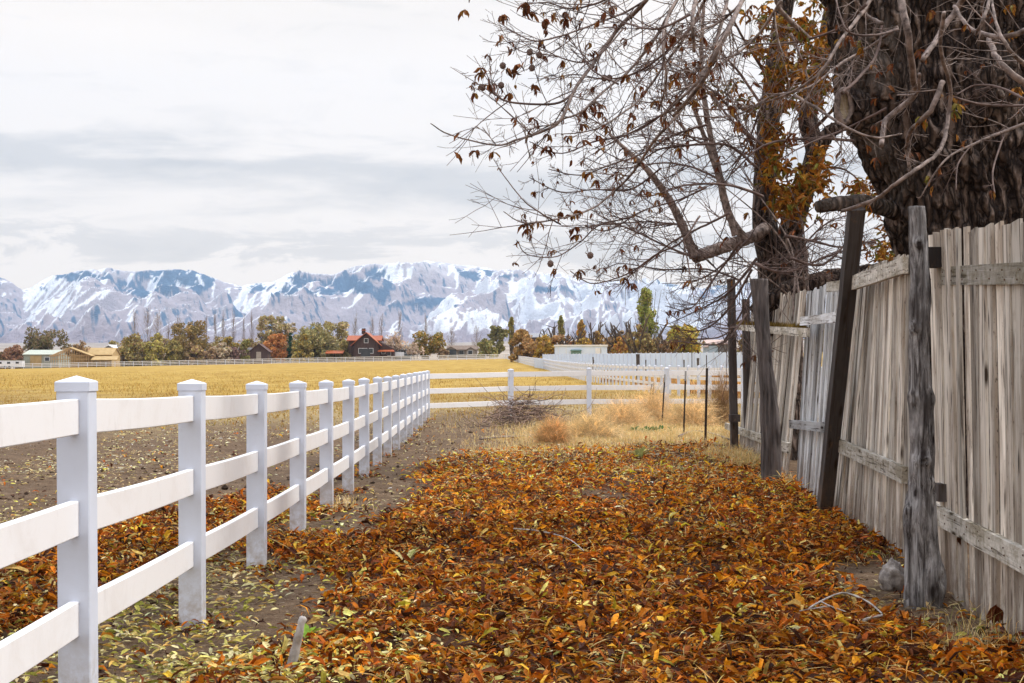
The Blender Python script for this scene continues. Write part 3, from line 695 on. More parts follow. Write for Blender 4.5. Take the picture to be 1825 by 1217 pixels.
mb = leaf_sheet('', '', 330000, 5.7, 34, lambda X, Y: p_drift(X, Y)*.95*(Y < 11.5+3*fbm(X, Y, 0, 2, 2))+p_drift(X, Y)*.6*(Y > 11.5), (.032, .125), (.13, .34), RUSSET, RW, .05, .38, seed=11, curl=(.2, 2.1))
r = np.random.default_rng(41); fx = []; fy = []
for p_ in pts_posts: 
    k_ = 150 if p_[1] < 20 else 60; a_ = r.uniform(0, 6.28, k_); d_ = .075+np.abs(r.normal(0, .09, k_)); fx.append(p_[0]+np.cos(a_)*d_); fy.append(p_[1]+np.sin(a_)*d_)
X = np.concatenate(fx); Y = np.concatenate(fy); n = len(X); L = r.uniform(.03, .08, n)
mb.add(*leaves(np.stack([X, Y, gz(X, Y)+r.uniform(.01, .05, n)], 1), L, L*r.uniform(.18, .4, n), r.uniform(0, 6.28, n), r.normal(.1, .4, n), r.normal(0, .6, n), r.uniform(.2, 1.6, n), r.uniform(.1, 1, n), pick(RUSSET+[(.6, .5, .2), (.1, .05, .02)], RW+[14, 20], n, r, .4)))
# whole palmate leaves lying among the leaflets
r = np.random.default_rng(12); X, Y = scatter(1300, 5.8, 20, r=r); k = (drift_mask(X, Y) > .7) & right_of(X, Y); X = X[k]; Y = Y[k]
for x, y in zip(X, Y):
    m_ = r.integers(4, 8); a0 = r.uniform(0, 6.28); zc = gz(x, y)+.05; c = pick(RUSSET, RW, 1, r); lift = r.uniform(-.05, .3)
    mb.add(*leaves(np.tile([[x, y, float(zc)]], (m_, 1)), r.uniform(.075, .13, m_), r.uniform(.018, .036, m_), a0+np.linspace(-1.6, 1.6, m_)+r.normal(0, .12, m_), lift+r.normal(0, .25, m_), r.normal(0, .5, m_), r.uniform(.3, 1.3, m_), r.uniform(.2, 1., m_), np.repeat(c, m_, 0)*r.uniform(.8, 1.2, (m_, 1))))
pt = leaf_sheet('', '', 46000, 5.7, 30, lambda X, Y: p_drift(X, Y)*.8, (.08, .20), (.022, .045), [(.60, .32, .08), (.70, .52, .22), (.34, .12, .03)], [4, 3, 3], .085, .22, seed=18, curl=(.1, .9))
mb.v += pt.v; mb.c += pt.c; mb.q += [q+mb.n for q in pt.q]; mb.t += [t+mb.n for t in pt.t]; mb.n += pt.n
# stray russet leaves outside the drift
mb2 = leaf_sheet('', '', 26000, 6, 40, lambda X, Y: .16*(fbm(X*1.2, Y*.7, 0, 33, 3) > .52)*(Y < 36)+.015, (.05, .12), (.25, .45), RUSSET, RW, .02, .3, seed=13)
mb.v += mb2.v; mb.c += mb2.c; mb.q += [q+mb.n for q in mb2.q]; mb.t += [t+mb.n for t in mb2.t]; mb.n += mb2.n
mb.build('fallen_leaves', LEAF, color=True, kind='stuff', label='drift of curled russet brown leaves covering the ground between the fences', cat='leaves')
GREENS = [(.72, .62, .20), (.52, .48, .10), (.84, .76, .40), (.30, .30, .05), (.66, .42, .12)]
def p_green(X, Y):
    d = fbm(X*.9, Y*.9, 0, 15, 3); c = .62*sstep(11.5, 7.5, Y+X*.9+1.6)*(X > -2.5)*sstep(.9, -.4, X)
    return np.clip(c*sstep(.42, .60, d)+.10*sstep(2.6, 0, X)*(Y < 14)+.25*(X < -1.4)*(Y < 16)+.045, 0, 1)
mb = leaf_sheet('', '', 52000, 5.7, 30, p_green, (.032, .075), (.26, .42), GREENS, [30, 20, 25, 10, 15], .02, .22, seed=14, curl=(0, .35))
mb.v = [v+np.array([0, 0, .02]) for v in mb.v]
mb.build('small_leaves', LEAF, color=True, kind='stuff', label='small pale yellow-green willow leaves strewn over the soil at lower left', cat='leaves')
STRAW = [(.60, .47, .24), (.50, .38, .17), (.68, .58, .36), (.34, .24, .12)]
mb = leaf_sheet('', '', 60000, 9, 60, lambda X, Y: (.55+.3*(X < -2.2)-.38*(X > -2)*(X < 1.5)*(Y > 14)*(Y < 45))*sstep(.40, .62, fbm(X*.9, Y*.35, 0, 19, 3))*(1-.75*drift_mask(X, Y))+.04+.8*sstep(16, 25, Y)*drift_mask(X, Y), (.03, .10), (.12, .35), STRAW, [30, 30, 20, 15], .05, .12, seed=16, curl=(0, .5))
mb.build('straw_litter', LEAF, color=True, kind='stuff', label='pale straw and leaf flecks scattered over the bare soil', cat='litter')
# clods and crumbs of soil
r = np.random.default_rng(20); X, Y = scatter(15000, 5.8, 45, r=r); k = (drift_mask(X, Y) < .5) & right_of(X, Y); X = X[k]; Y = Y[k]; n = len(X)
base = np.array([(1, 0, 0), (-1, 0, 0), (0, 1, 0), (0, -1, 0), (0, 0, 1), (0, 0, -1)], float); S_ = r.gamma(2., .0055, n)*np.clip(Y/14, .6, 1.2)
v = base[None]*S_[:, None, None]*r.uniform(.5, 1.3, (n, 6, 1)); a = r.uniform(0, 6.3, n); ca, sa = np.cos(a)[:, None], np.sin(a)[:, None]
v = np.stack([v[..., 0]*ca-v[..., 1]*sa, v[..., 0]*sa+v[..., 1]*ca, v[..., 2]*.7], -1)+np.stack([X, Y, gz(X, Y)+S_*.3], -1)[:, None, :]
f = np.array([[0, 2, 4], [2, 1, 4], [1, 3, 4], [3, 0, 4], [2, 0, 5], [1, 2, 5], [3, 1, 5], [0, 3, 5]])
mb = MB().add(v.reshape(-1, 3), None, (np.arange(n)[:, None, None]*6+f[None]).reshape(-1, 3), col=np.repeat(np.array([[.12, .078, .052]])*r.uniform(.5, 2., (n, 1)), 6, 0))
mb.build('soil_clods', GRASS, color=True, kind='stuff', label='dark crumbs and clods of soil on the bare ground', cat='soil')

# ------------------------------------------------------------------ grass and weeds
def blades(mb, X, Y, Zb, h, r, pal, spread=.5, w=.004, bend=.6, seg=2):
    n = len(X); a = r.uniform(0, 6.283, n); s = r.normal(0, spread, n); c = pick(pal, [1]*len(pal), n, r, .35)
    d = np.stack([np.cos(a), np.sin(a), 0*a], 1); side = np.stack([-np.sin(a), np.cos(a), 0*a], 1); p0 = np.stack([X, Y, Zb], 1)
    sp = np.abs(s)[:, None]; p1 = p0+d*sp*h[:, None]*.45+np.array([0, 0, 1.])*h[:, None]*.6
    p2 = p0+d*sp*h[:, None]*(1+bend)+np.array([0, 0, 1.])*(h*(1-.3*np.abs(s)*bend))[:, None]
    wv = side*w
    v = np.stack([p0-wv, p0+wv, p1+wv*.8, p1-wv*.8, p2], 1).reshape(-1, 3); b = np.arange(n)[:, None]*5
    mb.add(v, (b+np.array([0, 1, 2, 3])), (b+np.array([3, 2, 4])), np.repeat(c, 5, 0))
GOLD = [(.46, .30, .07), (.41, .25, .05), (.50, .37, .13), (.34, .21, .05), (.45, .32, .10)]
r = np.random.default_rng(30)
# stubble of the field
mb = MB(); n = 60000; px = r.uniform(-80, 1330, n); Y = 34*(220/34)**r.uniform(0, 1, n); X = (px-CX)*Y/F
e = 60+10*np.sin(X*.12)-12*sstep(0, 10, X); k = r.random(n) < sstep(-26, 12, Y-e)*(.25+.9*sstep(.35, .6, fbm(X*.2, Y*.1, 0, 4, 3))); X = X[k]; Y = Y[k]
blades(mb, X, Y, gz(X, Y), r.uniform(.04, .13, len(X))*(1+.5*(Y > 80)), r, GOLD, .7, .012)
mb.build('field_grass', GRASS, color=True, kind='stuff', label='golden mown stubble covering the wide field', cat='grass')
# straw patch and grass where the drift ends, along the board fence and under the rails
mb = MB(); 
def patch(cx, cy, sx, sy, n, h, pal, spread=.7, w=.003, zlift=0.):
    X = r.normal(cx, sx, n); Y = r.normal(cy, sy, n); k = X < line_x(Y)+.3; X = X[k]; Y = Y[k]
    blades(mb, X, Y, gz(X, Y)+zlift, r.uniform(h*.4, h*1.2, len(X)), r, pal, spread, w)
PALE = [(.84, .64, .30), (.88, .74, .44), (.78, .54, .20), (.62, .42, .15)]
for px, py, sx, sy, n, h in ((1000, 795, .8, 2.0, 5200, .10), (1120, 785, .9, 1.6, 5200, .12), (1230, 778, .8, 1.8, 5200, .14), (1290, 780, .4, 1.8, 2200, .18), (1285, 815, .2, .8, 500, .2), (1210, 850, .4, 1.0, 260, .16), (930, 806, .4, 1.2, 1200, .07),
                             (1320, 822, .16, .8, 700, .22), (1400, 860, .2, .8, 160, .16), (1150, 830, .8, 1.3, 400, .12), (1050, 775, .9, 2.2, 5200, .16), (1140, 770, .9, 2.4, 5200, .2), (1290, 745, .6, 4.0, 5200, .55), (1240, 730, .9, 4.0, 5200, .40), (1180, 745, .9, 3., 3800, .30),
                             (1310, 700, .9, 5., 3000, .7), (800, 765, .15, 3., 90, .10), (610, 905, .1, .3, 120, .14), (1100, 760, 1.2, 3, 4200, .25), (1020, 765, .7, 2, 2600, .2)):
    Z = F*CH/(py-HY); patch((px-CX)*Z/F, Z, sx, sy, n, h, PALE, .75, .0035)
for px, py, n, h in ((1760, 1180, 260, .13), (1800, 1150, 160, .16), (1560, 1000, 80, .1), (1330, 835, 500, .22), (1700, 1110, 60, .12)):
    Z = F*CH/(py-HY); patch((px-CX)*Z/F, Z, .16, .3, n, h, PALE+[(.3, .33, .1)], .9, .0016)
mb.build('dry_grass', GRASS, color=True, kind='stuff', label='dry straw coloured grass edging the leaf drift and the far end of the board fence', cat='grass')
# rounded dry weeds, one by one
def weed(px, py, wpx, hpx, label, col, dens=2600, Z=None):
    Z = Z or F*CH/(py-HY); c = np.array([(px-CX)*Z/F, Z, tz((px-CX)*Z/F, Z)]); w = wpx*Z/F; h = hpx*Z/F
    o = thing('dry_weed', c, label, 'weed', 'dry tumbleweeds by the wire posts'); mb = MB(); q = np.random.default_rng(int(px))
    for k in range(dens//5):
        d = q.normal(0, 1, 3); d[2] = abs(d[2])*1.1+.1; d /= np.linalg.norm(d); s = q.uniform(.55, 1.0)+.35*q.random()**5; s *= .75+.5*vn([d[0]*2+px], [d[1]*2], d[2]*2, 5)[0]
        e = d*np.array([w/2, w/2, h])*s; mid = e*.5+np.array([0, 0, .12*h])+q.normal(0, .05*w, 3)
        pts = [np.array([q.normal(0, .04*w), q.normal(0, .04*w), 0]), mid*.6, mid, e]
        cc = np.array(col)*q.uniform(.55, 1.35); mb.tube(pts, [.0035, .0028, .0022, .001], 3, False, cc)
        for j in range(5):
            b = mid+(e-mid)*q.random(); dd = q.normal(0, 1, 3)*.09*w+e*.12; mb.tube([b, b+dd*.6, b+dd+q.normal(0, .02*w, 3)], [.002, .0017, .001], 3, False, cc*q.uniform(.8, 1.3))
    mb.build('stems', GRASS, o, color=True)
weed(985, 795, 78, 50, 'russet brown tumbleweed at the left end of the row', (.86, .64, .34))
weed(1055, 786, 120, 44, 'pale straw tumbleweed right of the brush pile', (.92, .78, .48))
weed(1110, 780, 130, 50, 'wide tan tumbleweed beside the green weed', (.92, .76, .46), Z=35)
weed(1165, 768, 110, 62, 'tall tan tumbleweed behind the leftmost long wire post', (.92, .76, .46), Z=37.5)
weed(1235, 768, 110, 56, 'straw tumbleweed between the two nearer wire posts', (.92, .76, .46))
weed(1285, 765, 70, 100, 'brown brushy weed against the end post of the board fence', (.55, .38, .2))
def stalk_patch(): pass
# small green weed
gw = P(1160, 776, 32.5); gw[2] = tz(gw[0], gw[1]); o = thing('green_weed', gw, 'low leafy green weed at the edge of the straw', 'weed'); mb = MB(); q = np.random.default_rng(4); n = 90
mb.add(*leaves(np.stack([q.normal(0, .2, n), q.normal(0, .15, n), q.uniform(.02, .12, n)], 1), q.uniform(.07, .13, n), q.uniform(.04, .07, n), q.uniform(0, 6.3, n), q.normal(.5, .3, n), q.normal(0, .4, n), q.uniform(.3, 1, n), q.uniform(.1, .5, n), pick([(.10, .20, .07), (.16, .26, .10)], [1, 1], n, q)))
mb.build('leaves', GRASS, o, color=True)

# ------------------------------------------------------------------ branches
def crom(pts, n):
    p = np.array(pts, float); k = len(p); t = np.linspace(0, k-1, n); i = np.clip(t.astype(int), 0, k-2); f = (t-i)[:, None]
    g = lambda j: p[np.clip(j, 0, k-1)]
    a, b, c, d = g(i-1), g(i), g(i+1), g(i+2)
    return .5*((2*b)+(-a+c)*f+(2*a-5*b+4*c-d)*f**2+(-a+3*b-3*c+d)*f**3)
def rnd_dir(q): d = q.normal(0, 1, 3); return d/np.linalg.norm(d)
def twig(mb, tips, p, d, L, r0, depth, q, up=.30, kids=4, sides=4, wig=.13):
    n = max(4, int(4+L*5)); pts = [p]; d = d/np.linalg.norm(d); step = L/(n-1)
    for k in range(n-1):
        d = d+q.normal(0, wig/ math.sqrt(n)*1.4, 3)+np.array([0, 0, up*step*2.2*(k/n)]); d /= np.linalg.norm(d); pts.append(pts[-1]+d*step)
    pts = np.array(pts); mb.tube(pts, np.linspace(r0, max(r0*.4, .0016), n), sides, False)
    tips.append((pts[-1], d))
    if depth > 0:
        for k in range(kids):
            i = int(q.uniform(.2, .97)*(n-1)); dd = pts[min(i+1, n-1)]-pts[max(i-1, 0)]; dd /= np.linalg.norm(dd)
            nd = dd*q.uniform(.6, 1.)+rnd_dir(q)*q.uniform(.5, .9)
            twig(mb, tips, pts[i], nd, L*q.uniform(.35, .65), r0*.6, depth-1, q, up, max(2, kids-1), 3 if depth < 2 else 4, wig)
def limb(root, ctrl, Z, w0, w1, seed, nsec=8, lsec=(.4, .9), mat=None, tips=None, name='branch', o0=None, rev=False, depth=1, kids=4, sides=7, r_tw=.0045, dZ=.5, bias=(0, 0, 0), label=None, tmin=.0):
    """a limb through photo control points (tip first or last), with depth wander, carrying side branches"""
    q = np.random.default_rng(seed); zz = Z if isinstance(Z, (list, tuple)) else [Z+dZ*math.sin(i*1.1+seed) for i in range(len(ctrl))]
    if len(zz) != len(ctrl): zz = list(np.interp(np.linspace(0, 1, len(ctrl)), np.linspace(0, 1, len(zz)), zz))
    c = [P(x, y, z) for (x, y), z in zip(ctrl, zz)]; n = max(10, len(ctrl)*5); p = crom(c, n)-np.array(root.location)
    zm = np.mean(zz); rad = np.linspace(w0, w1, n)*zm/F/2; p = p+(q.normal(0, .35, (n, 3))*rad[:, None]*.35)
    mb = MB(); mb.tube(p, rad, sides, True, rough=.12, seed=seed)
    tp = tips if tips is not None else []
    thin_end = 0 if w0 < w1 else n-1
    tp.append((p[thin_end], p[thin_end]-p[thin_end-1 if thin_end else 1]))
    for k in range(nsec):
        i = int(q.uniform(tmin, .98)*(n-1)) if w0 > w1 else int((1-q.uniform(tmin, .98))*(n-1)); i = min(max(i, 1), n-2)
        d = (p[i+1]-p[i-1]); d /= np.linalg.norm(d); d = d if w0 > w1 else -d
        nd = d*q.uniform(.5, 1.)+rnd_dir(q)*.75+np.array(bias)
        fr = abs(i-thin_end)/(n-1); twig(mb, tp, p[i], nd, q.uniform(*lsec)*(.10+.95*min(1, fr*1.25)), min(rad[i]*.6, r_tw*q.uniform(.8, 1.5)), depth, q, kids=kids)
    mb.build(name, mat or LIMB, root, smooth=True, label=label)
    return tp
def leaf_bunch(mb, p, q, size=.11, pal=RUSSET, w=RW, n=None, up=False):
    n = n or q.integers(1, 6); a = q.uniform(0, 6.3)
    mb.add(*leaves(np.tile([p], (n, 1)), q.uniform(size*.6, size*1.2, n), q.uniform(.24, .36, n)*size, q.uniform(0, 6.3, n), q.uniform(-1.5, -.6, n) if not up else q.uniform(-1.3, .6, n), q.normal(0, .7, n), q.uniform(.2, 1.4, n), q.uniform(.3, 1.2, n), pick(pal, w, n, q)))
HANG = [(.15, .05, .02), (.22, .085, .025), (.10, .035, .015), (.30, .15, .035)]
ORNG = [(.30, .115, .015), (.38, .18, .022), (.20, .07, .015), (.22, .17, .03), (.14, .06, .015), (.12, .11, .02)]

# the great tree behind the board fence
TZ = 14.0
big = thing('chestnut_tree', (P(1735, 600, TZ)[0], TZ, 0), 'huge old tree with dark furrowed trunk rising behind the board fence at right', 'tree'); BO = np.array(big.location)
def big_trunk():
    H = 5.4; nz, na = 330, 300; f = np.linspace(0, 1, nz); th = np.arange(na)/na*2*math.pi; TH, FF = np.meshgrid(th, f); z = FF*H-.1
    cpx = np.interp(z[:, 0], [0, 1.5, 2.4, 3.0, 3.8, 5.4], [1750, 1740, 1728, 1705, 1668, 1650]); rad = np.interp(z[:, 0], [0, .5, 1.2, 2.2, 3.0, 3.8, 5.4], [1.10, .84, .68, .63, .71, .88, .96])
    cx = (cpx-CX)*TZ/F-BO[0]; ca, sa = np.cos(TH), np.sin(TH)
    lob = .08*np.sin(TH*3+z*.7)+.05*np.sin(TH*5-z*1.1+1)
    u = TH*rad[:, None]; a, b = ca*rad[:, None], sa*rad[:, None]
    wz = .35*(fbm(a*3, b*3, z*2, 8, 3)-.5)
    # furrows: long vertical cracks broken into plates
    cr = np.abs(2*fbm(a*8+wz*4, b*8+wz*4, z*1.5, 12, 3)-1); plate = np.abs(2*fbm(a*6, b*6, z*3.5, 19, 3)-1)
    d = .085*np.minimum(cr*3.2, 1)+.045*np.minimum(plate*3.5, 1)+.05*(fbm(a*2, b*2, z*1.2, 6, 3)-.5)*2+.05*(fbm(a*20, b*20, z*9, 25, 2)-.5)
    rr = rad[:, None]*(1+lob)+d-.07
    # burls
    for bz, ba, bs in ((3.35, 4.5, .16), (2.75, 4.9, .12), (3.9, 5.1, .2), (2.2, 4.0, .12)):
        dd = np.sqrt((z-bz)**2+(rad[:, None]*(TH-ba))**2)/bs; rr += bs*.6*np.exp(-dd**2)-bs*.55*np.exp(-(dd*2.8)**2)
    v = np.stack([cx[:, None]+rr*ca, rr*sa, z], -1)
    i = np.arange(nz-1)[:, None]*na; j = np.arange(na)[None]; jn = (j+1) % na
    MB().add(v.reshape(-1, 3), np.stack([i+j, i+jn, i+na+jn, i+na+j], -1).reshape(-1, 4)).build('trunk', BARK, big, smooth=True)
big_trunk()
# great limbs leaving the trunk above the frame
for k, (ctl, r0) in enumerate(((((1620, 60), (1560, -90), (1480, -300)), 170), (((1700, 20), (1740, -200), (1800, -420)), 190), (((1570, 20), (1470, -60), (1330, -170), (1220, -260)), 120), (((1760, 60), (1880, -60), (2000, -250)), 130))):
    c = [P(x, y, TZ-(.3*i)*(1 if k != 1 else -1))-BO for i, (x, y) in enumerate(ctl)]; p = crom(c, 22)
    MB().tube(p, np.linspace(r0, r0*.5, 22)*TZ/F/2, 26, True, rough=.14, seed=k+4).build('limb', BARK, big, smooth=True)
# branch collar scar with a pale ring, and the sawn limb
sc = P(1504, 190, TZ-.55)-BO
an = np.linspace(0, 2*math.pi, 40, endpoint=False); ring = np.array([sc+np.array([.070*math.cos(a), -.02+.02*math.cos(a), .145*math.sin(a)]) for a in an]); ring = np.vstack([ring, ring[:2]])
MB().tube(ring, .028, 10, False, rough=.2, seed=2).build('branch_scar', LIMB, big, smooth=True, label='pale oval ring scar of a lost branch')
fv = [sc+np.array([.070*math.cos(a), .012+.02*math.cos(a), .145*math.sin(a)]) for a in an]; MB().add(np.vstack([fv, [sc+np.array([0, .05, 0])]]), None, [[i, (i+1) % 40, 40] for i in range(40)]).build('scar_wood', CUTW, big)
MB().tube(crom([P(1504, 190, TZ-.54)-BO, P(1535, 195, TZ-.4)-BO, P(1600, 215, TZ)-BO], 10), np.linspace(.14, .34, 10), 20, False, rough=.15, seed=5).build('branch_collar', BARK, big, smooth=True)
p = crom([P(1457, 368, 13.2)-BO, P(1500, 363, 13.3)-BO, P(1545, 362, 13.5)-BO, P(1620, 385, 13.9)-BO], 16)
MB().tube(p, np.linspace(.055, .085, 16)*1.0, 16, True, rough=.14, seed=9).build('sawn_limb', BARK, big, smooth=True, label='sawn-off limb stub reaching left over the fence')

tips = []
TT = lambda pts, s, ox, oy: [(ox+x/s, oy+y/s) for x, y in pts]
A_ = lambda *p: TT(p, 2.34, 760, 0)
B_ = lambda *p: TT(p, 2.898, 1200, 0)
left = [  # (control points tip -> base, width at tip px, width at base px, distance)
    (A_((18, 515), (100, 562), (285, 605), (380, 582), (480, 550), (560, 500), (620, 370), (700, 260), (800, 120), (900, 20), (1010, -120), (1200, -330)), 2.2, 13, 10.5),
    (A_((255, 395), (370, 495), (440, 565)), 1.8, 3, 10.5), (A_((262, 235), (270, 330), (285, 385), (350, 425), (540, 432), (620, 380)), 1.8, 6.5, 10.6),
    (A_((300, 700), (400, 830), (480, 890), (560, 935)), 2, 4.5, 11.5),
    (A_((322, 882), (410, 930), (560, 910), (690, 870), (780, 800), (860, 720), (940, 600), (1000, 530), (1080, 430), (1170, 270), (1260, 110), (1400, -150)), 2, 11, 11.5),
    (A_((380, 1005), (420, 1060), (540, 1070), (640, 1010), (720, 940), (860, 905)), 1.8, 4, 11.8),
    (A_((600, 1130), (680, 1180), (760, 1170), (860, 1130), (960, 1060), (1060, 1010), (1140, 900)), 2, 5, 12),
    (A_((405, 20), (500, 10), (600, 35), (720, 10), (850, -60)), 2, 6, 10), (A_((320, 160), (400, 215), (520, 230), (640, 260), (720, 230), (820, 120)), 1.8, 4.5, 10.8),
    (A_((300, 90), (360, 130), (450, 170), (560, 150), (700, 100), (850, 40), (1000, -60)), 1.8, 6, 10.2),
    (A_((440, 560), (560, 500), (640, 470), (740, 380), (850, 290), (960, 150), (1020, 40), (1090, -80), (1200, -300)), 2.5, 11, 11),
    (A_((560, 560), (700, 540), (820, 470), (900, 400), (1000, 260), (1100, 120), (1180, -40)), 2, 9, 11.4),
    (A_((430, 590), (560, 640), (700, 590), (840, 560), (1000, 470), (1170, 400)), 1.8, 7, 12.2),
    (A_((520, 330), (620, 310), (760, 330), (900, 290), (1040, 180), (1150, 60)), 1.8, 7, 10.4),
    (A_((620, 70), (640, 200), (690, 290), (800, 350)), 1.8, 5, 10.1), (A_((700, 20), (820, 90), (960, 120), (1100, 60)), 2, 7, 9.8),
    (A_((970, 460), (1000, 330), (985, 180), (1010, 60), (1080, -60)), 4, 9, 10.2), (A_((1118, 215), (1110, 100), (1120, 0), (1150, -120)), 7, 12, 9.6),
    (A_((510, 705), (640, 730), (760, 690), (900, 640), (1040, 560), (1170, 520)), 1.8, 6, 12.6),
    (A_((430, 740), (560, 800), (700, 790), (850, 790), (980, 700)), 1.8, 5, 12.4),
    (A_((660, 940), (760, 960), (900, 880), (1060, 830), (1170, 780)), 1.8, 5, 13), (A_((700, 610), (860, 680), (980, 620), (1170, 600)), 1.8, 6, 12),
    (B_((0, 600), (150, 420), (250, 220), (330, 60), (380, -60)), 7, 13, 10.5), (B_((-60, 600), (170, 370), (240, 150), (290, -60)), 5, 10, 10.9),
    (B_((0, 470), (120, 430), (250, 330), (420, 200), (560, 0)), 3, 8, 11.2), (B_((-40, 200), (100, 170), (260, 100), (400, -40)), 3, 8, 10.4),
    (B_((380, 225), (600, 220), (800, 170), (900, 110), (1000, 20)), 3, 7, 11.5), (B_((100, 560), (350, 560), (600, 480), (760, 370), (870, 200), (980, 60), (1040, -40)), 3, 11, 11),
    (B_((0, 590), (300, 600), (500, 500), (700, 450), (860, 330), (1000, 250), (1160, 140)), 2.5, 8, 11.3), (B_((1180, 690), (1040, 710), (900, 660), (760, 570), (620, 490)), 3, 8, 11),
    (B_((300, 900), (470, 750), (700, 715), (930, 725)), 3, 7, 12.8), (B_((540, 830), (700, 740), (880, 670), (1100, 560)), 2, 6, 12.2),
    (B_((1075, 750), (1100, 620), (1240, 500), (1240, 400), (1215, 200), (1180, 0), (1160, -100)), 11, 17, 11.6),
    (B_((1220, 860), (1205, 760), (1230, 670), (1330, 570), (1390, 420)), 7, 12, 11.2), (B_((870, 1090), (1040, 1030), (1150, 950), (1260, 870), (1380, 770), (1420, 600), (1430, 450), (1380, 250), (1400, 60)), 8, 9, 11),
    (B_((1630, 200), (1690, 330), (1811, 430), (1900, 520)), 12, 15, 11), (B_((1270, 1030), (1400, 830), (1560, 740), (1811, 640), (1900, 600)), 2.5, 9, 10.6),
    (B_((1450, 500), (1600, 540), (1811, 545), (1900, 540)), 4, 7, 10.4), (B_((1290, 310), (1380, 170), (1480, 20), (1540, -80)), 11, 14, 10.8),
    (B_((1460, 490), (1560, 440), (1680, 450), (1811, 510)), 3, 6, 10.2), (B_((1450, 30), (1540, 150), (1700, 190), (1830, 150)), 8, 12, 10.5),
    (B_((1640, -40), (1670, 130), (1740, 260), (1811, 330)), 5, 10, 10.1), (B_((1560, 180), (1600, 100), (1640, -20)), 5, 9, 10.3),
    (B_((1660, 1000), (1650, 880), (1700, 720), (1720, 660)), 3, 5, 10.5), (B_((1460, 980), (1470, 850), (1530, 760)), 2.5, 4, 10.5),
    (B_((930, -20), (1000, 80), (1080, 120)), 6, 9, 11), (B_((1080, 120), (1050, 280), (960, 400), (870, 480)), 5, 7, 11), (B_((1160, 490), (1260, 480), (1270, 380)), 4, 8, 11.2),
    (B_((840, 0), (900, 160), (1040, 180), (1160, 150)), 3, 6, 10.9), (B_((520, -40), (560, 60), (700, 200)), 8, 12, 12.4)]
for i, (c, w0, w1, Z) in enumerate(left):
    span = max(abs(c[0][0]-c[-1][0]), abs(c[0][1]-c[-1][1]))
    onleft = c[0][0] < 1290
    ns = int(span/(33 if onleft else 46)*1.1)+2
    limb(big, c, Z, w0*.85, w1*(.74 if onleft else .85), 100+i, nsec=int(ns*(1.45 if onleft else 1.)), lsec=(.25, .75) if onleft else (.15, .5), mat=TWIG if w1 < 7.5 else LIMB, tips=tips, depth=2 if onleft else 1, kids=3, dZ=.35, r_tw=.0042, bias=(-.05, 0, .08), tmin=.04)
# hanging brown leaves, on real twig ends, and a few round seed pods
mb = MB(); q = np.random.default_rng(77); tp = [t for t in tips]
sel = q.choice(len(tp), min(330, len(tp)), replace=False)
for k in sel: leaf_bunch(mb, tp[k][0], q, q.uniform(.035, .10), HANG, [4, 4, 3, 2])
for (x, y, Z, n) in ((835, 8, 10.2, 5), (915, 122, 10.6, 9), (868, 128, 10.5, 9), (972, 262, 10.5, 6), (1013, 250, 10.8, 5), (1125, 205, 10.8, 7), (1150, 78, 10.6, 6), (1071, 218, 11, 6), (957, 62, 10.4, 4), (974, 30, 10.2, 5), (905, 30, 10.4, 5), (905, 165, 10.5, 5), (1030, 385, 11.5, 8), (957, 390, 11.6, 5), (1038, 410, 11.5, 6), (992, 372, 11.5, 4), (855, 270, 10.5, 3), (1062, 312, 11.2, 4), (1430, 60, 11, 10), (1540, 78, 11, 6), (1700, 190, 10.4, 8), (1640, 200, 11, 6), (1650, 330, 12, 5), (1800, 20, 10.4, 8), (1810, 160, 10.2, 8), (1810, 60, 10.5, 6), (1550, 350, 12, 4)):
    for k in range(max(1, n//3)): leaf_bunch(mb, P(x+q.normal(0, 6), y+q.normal(0, 7), Z)-BO, q, .085, HANG if x < 1300 else ORNG, [4, 4, 3, 2] if x < 1300 else [1]*6, n=5)
mb.build('dead_leaves', LEAF, big, color=True)
# the small branch that carries the leaves hanging in at the top edge
limb(big, [(836, 4), (850, -30), (960, -90), (1180, -260)], 10.2, 2, 9, 71, nsec=0)
def pod(px, py, Z, s=.021):
    mb = MB(); q = np.random.default_rng(int(px)); n = 8; v = []; 
    for i in range(n+1):
        for j in range(10):
            a, b = math.pi*i/n, 2*math.pi*j/10; rr = s*(1+.18*((i+j) % 2)); v.append([rr*math.sin(a)*math.cos(b), rr*math.sin(a)*math.sin(b), rr*math.cos(a)])
    qd = [[i*10+j, i*10+(j+1) % 10, i*10+10+(j+1) % 10, i*10+10+j] for i in range(n) for j in range(10)]
    mb.add(v, qd); mb.tube([(0, 0, s), (.003, 0, s*2.2), (.012, .004, s*4.2)], .0013, 4); mb.build('seed_pod', TWIG, big, loc=tuple(P(px, py, Z)-BO))
for x, y in ((961, 98), (948, 121), (944, 93), (896, 117), (893, 152), (1007, 27), (1077, 139), (1086, 139), (1052, 455), (860, 156), (981, 470)): pod(x, y, 10.5)

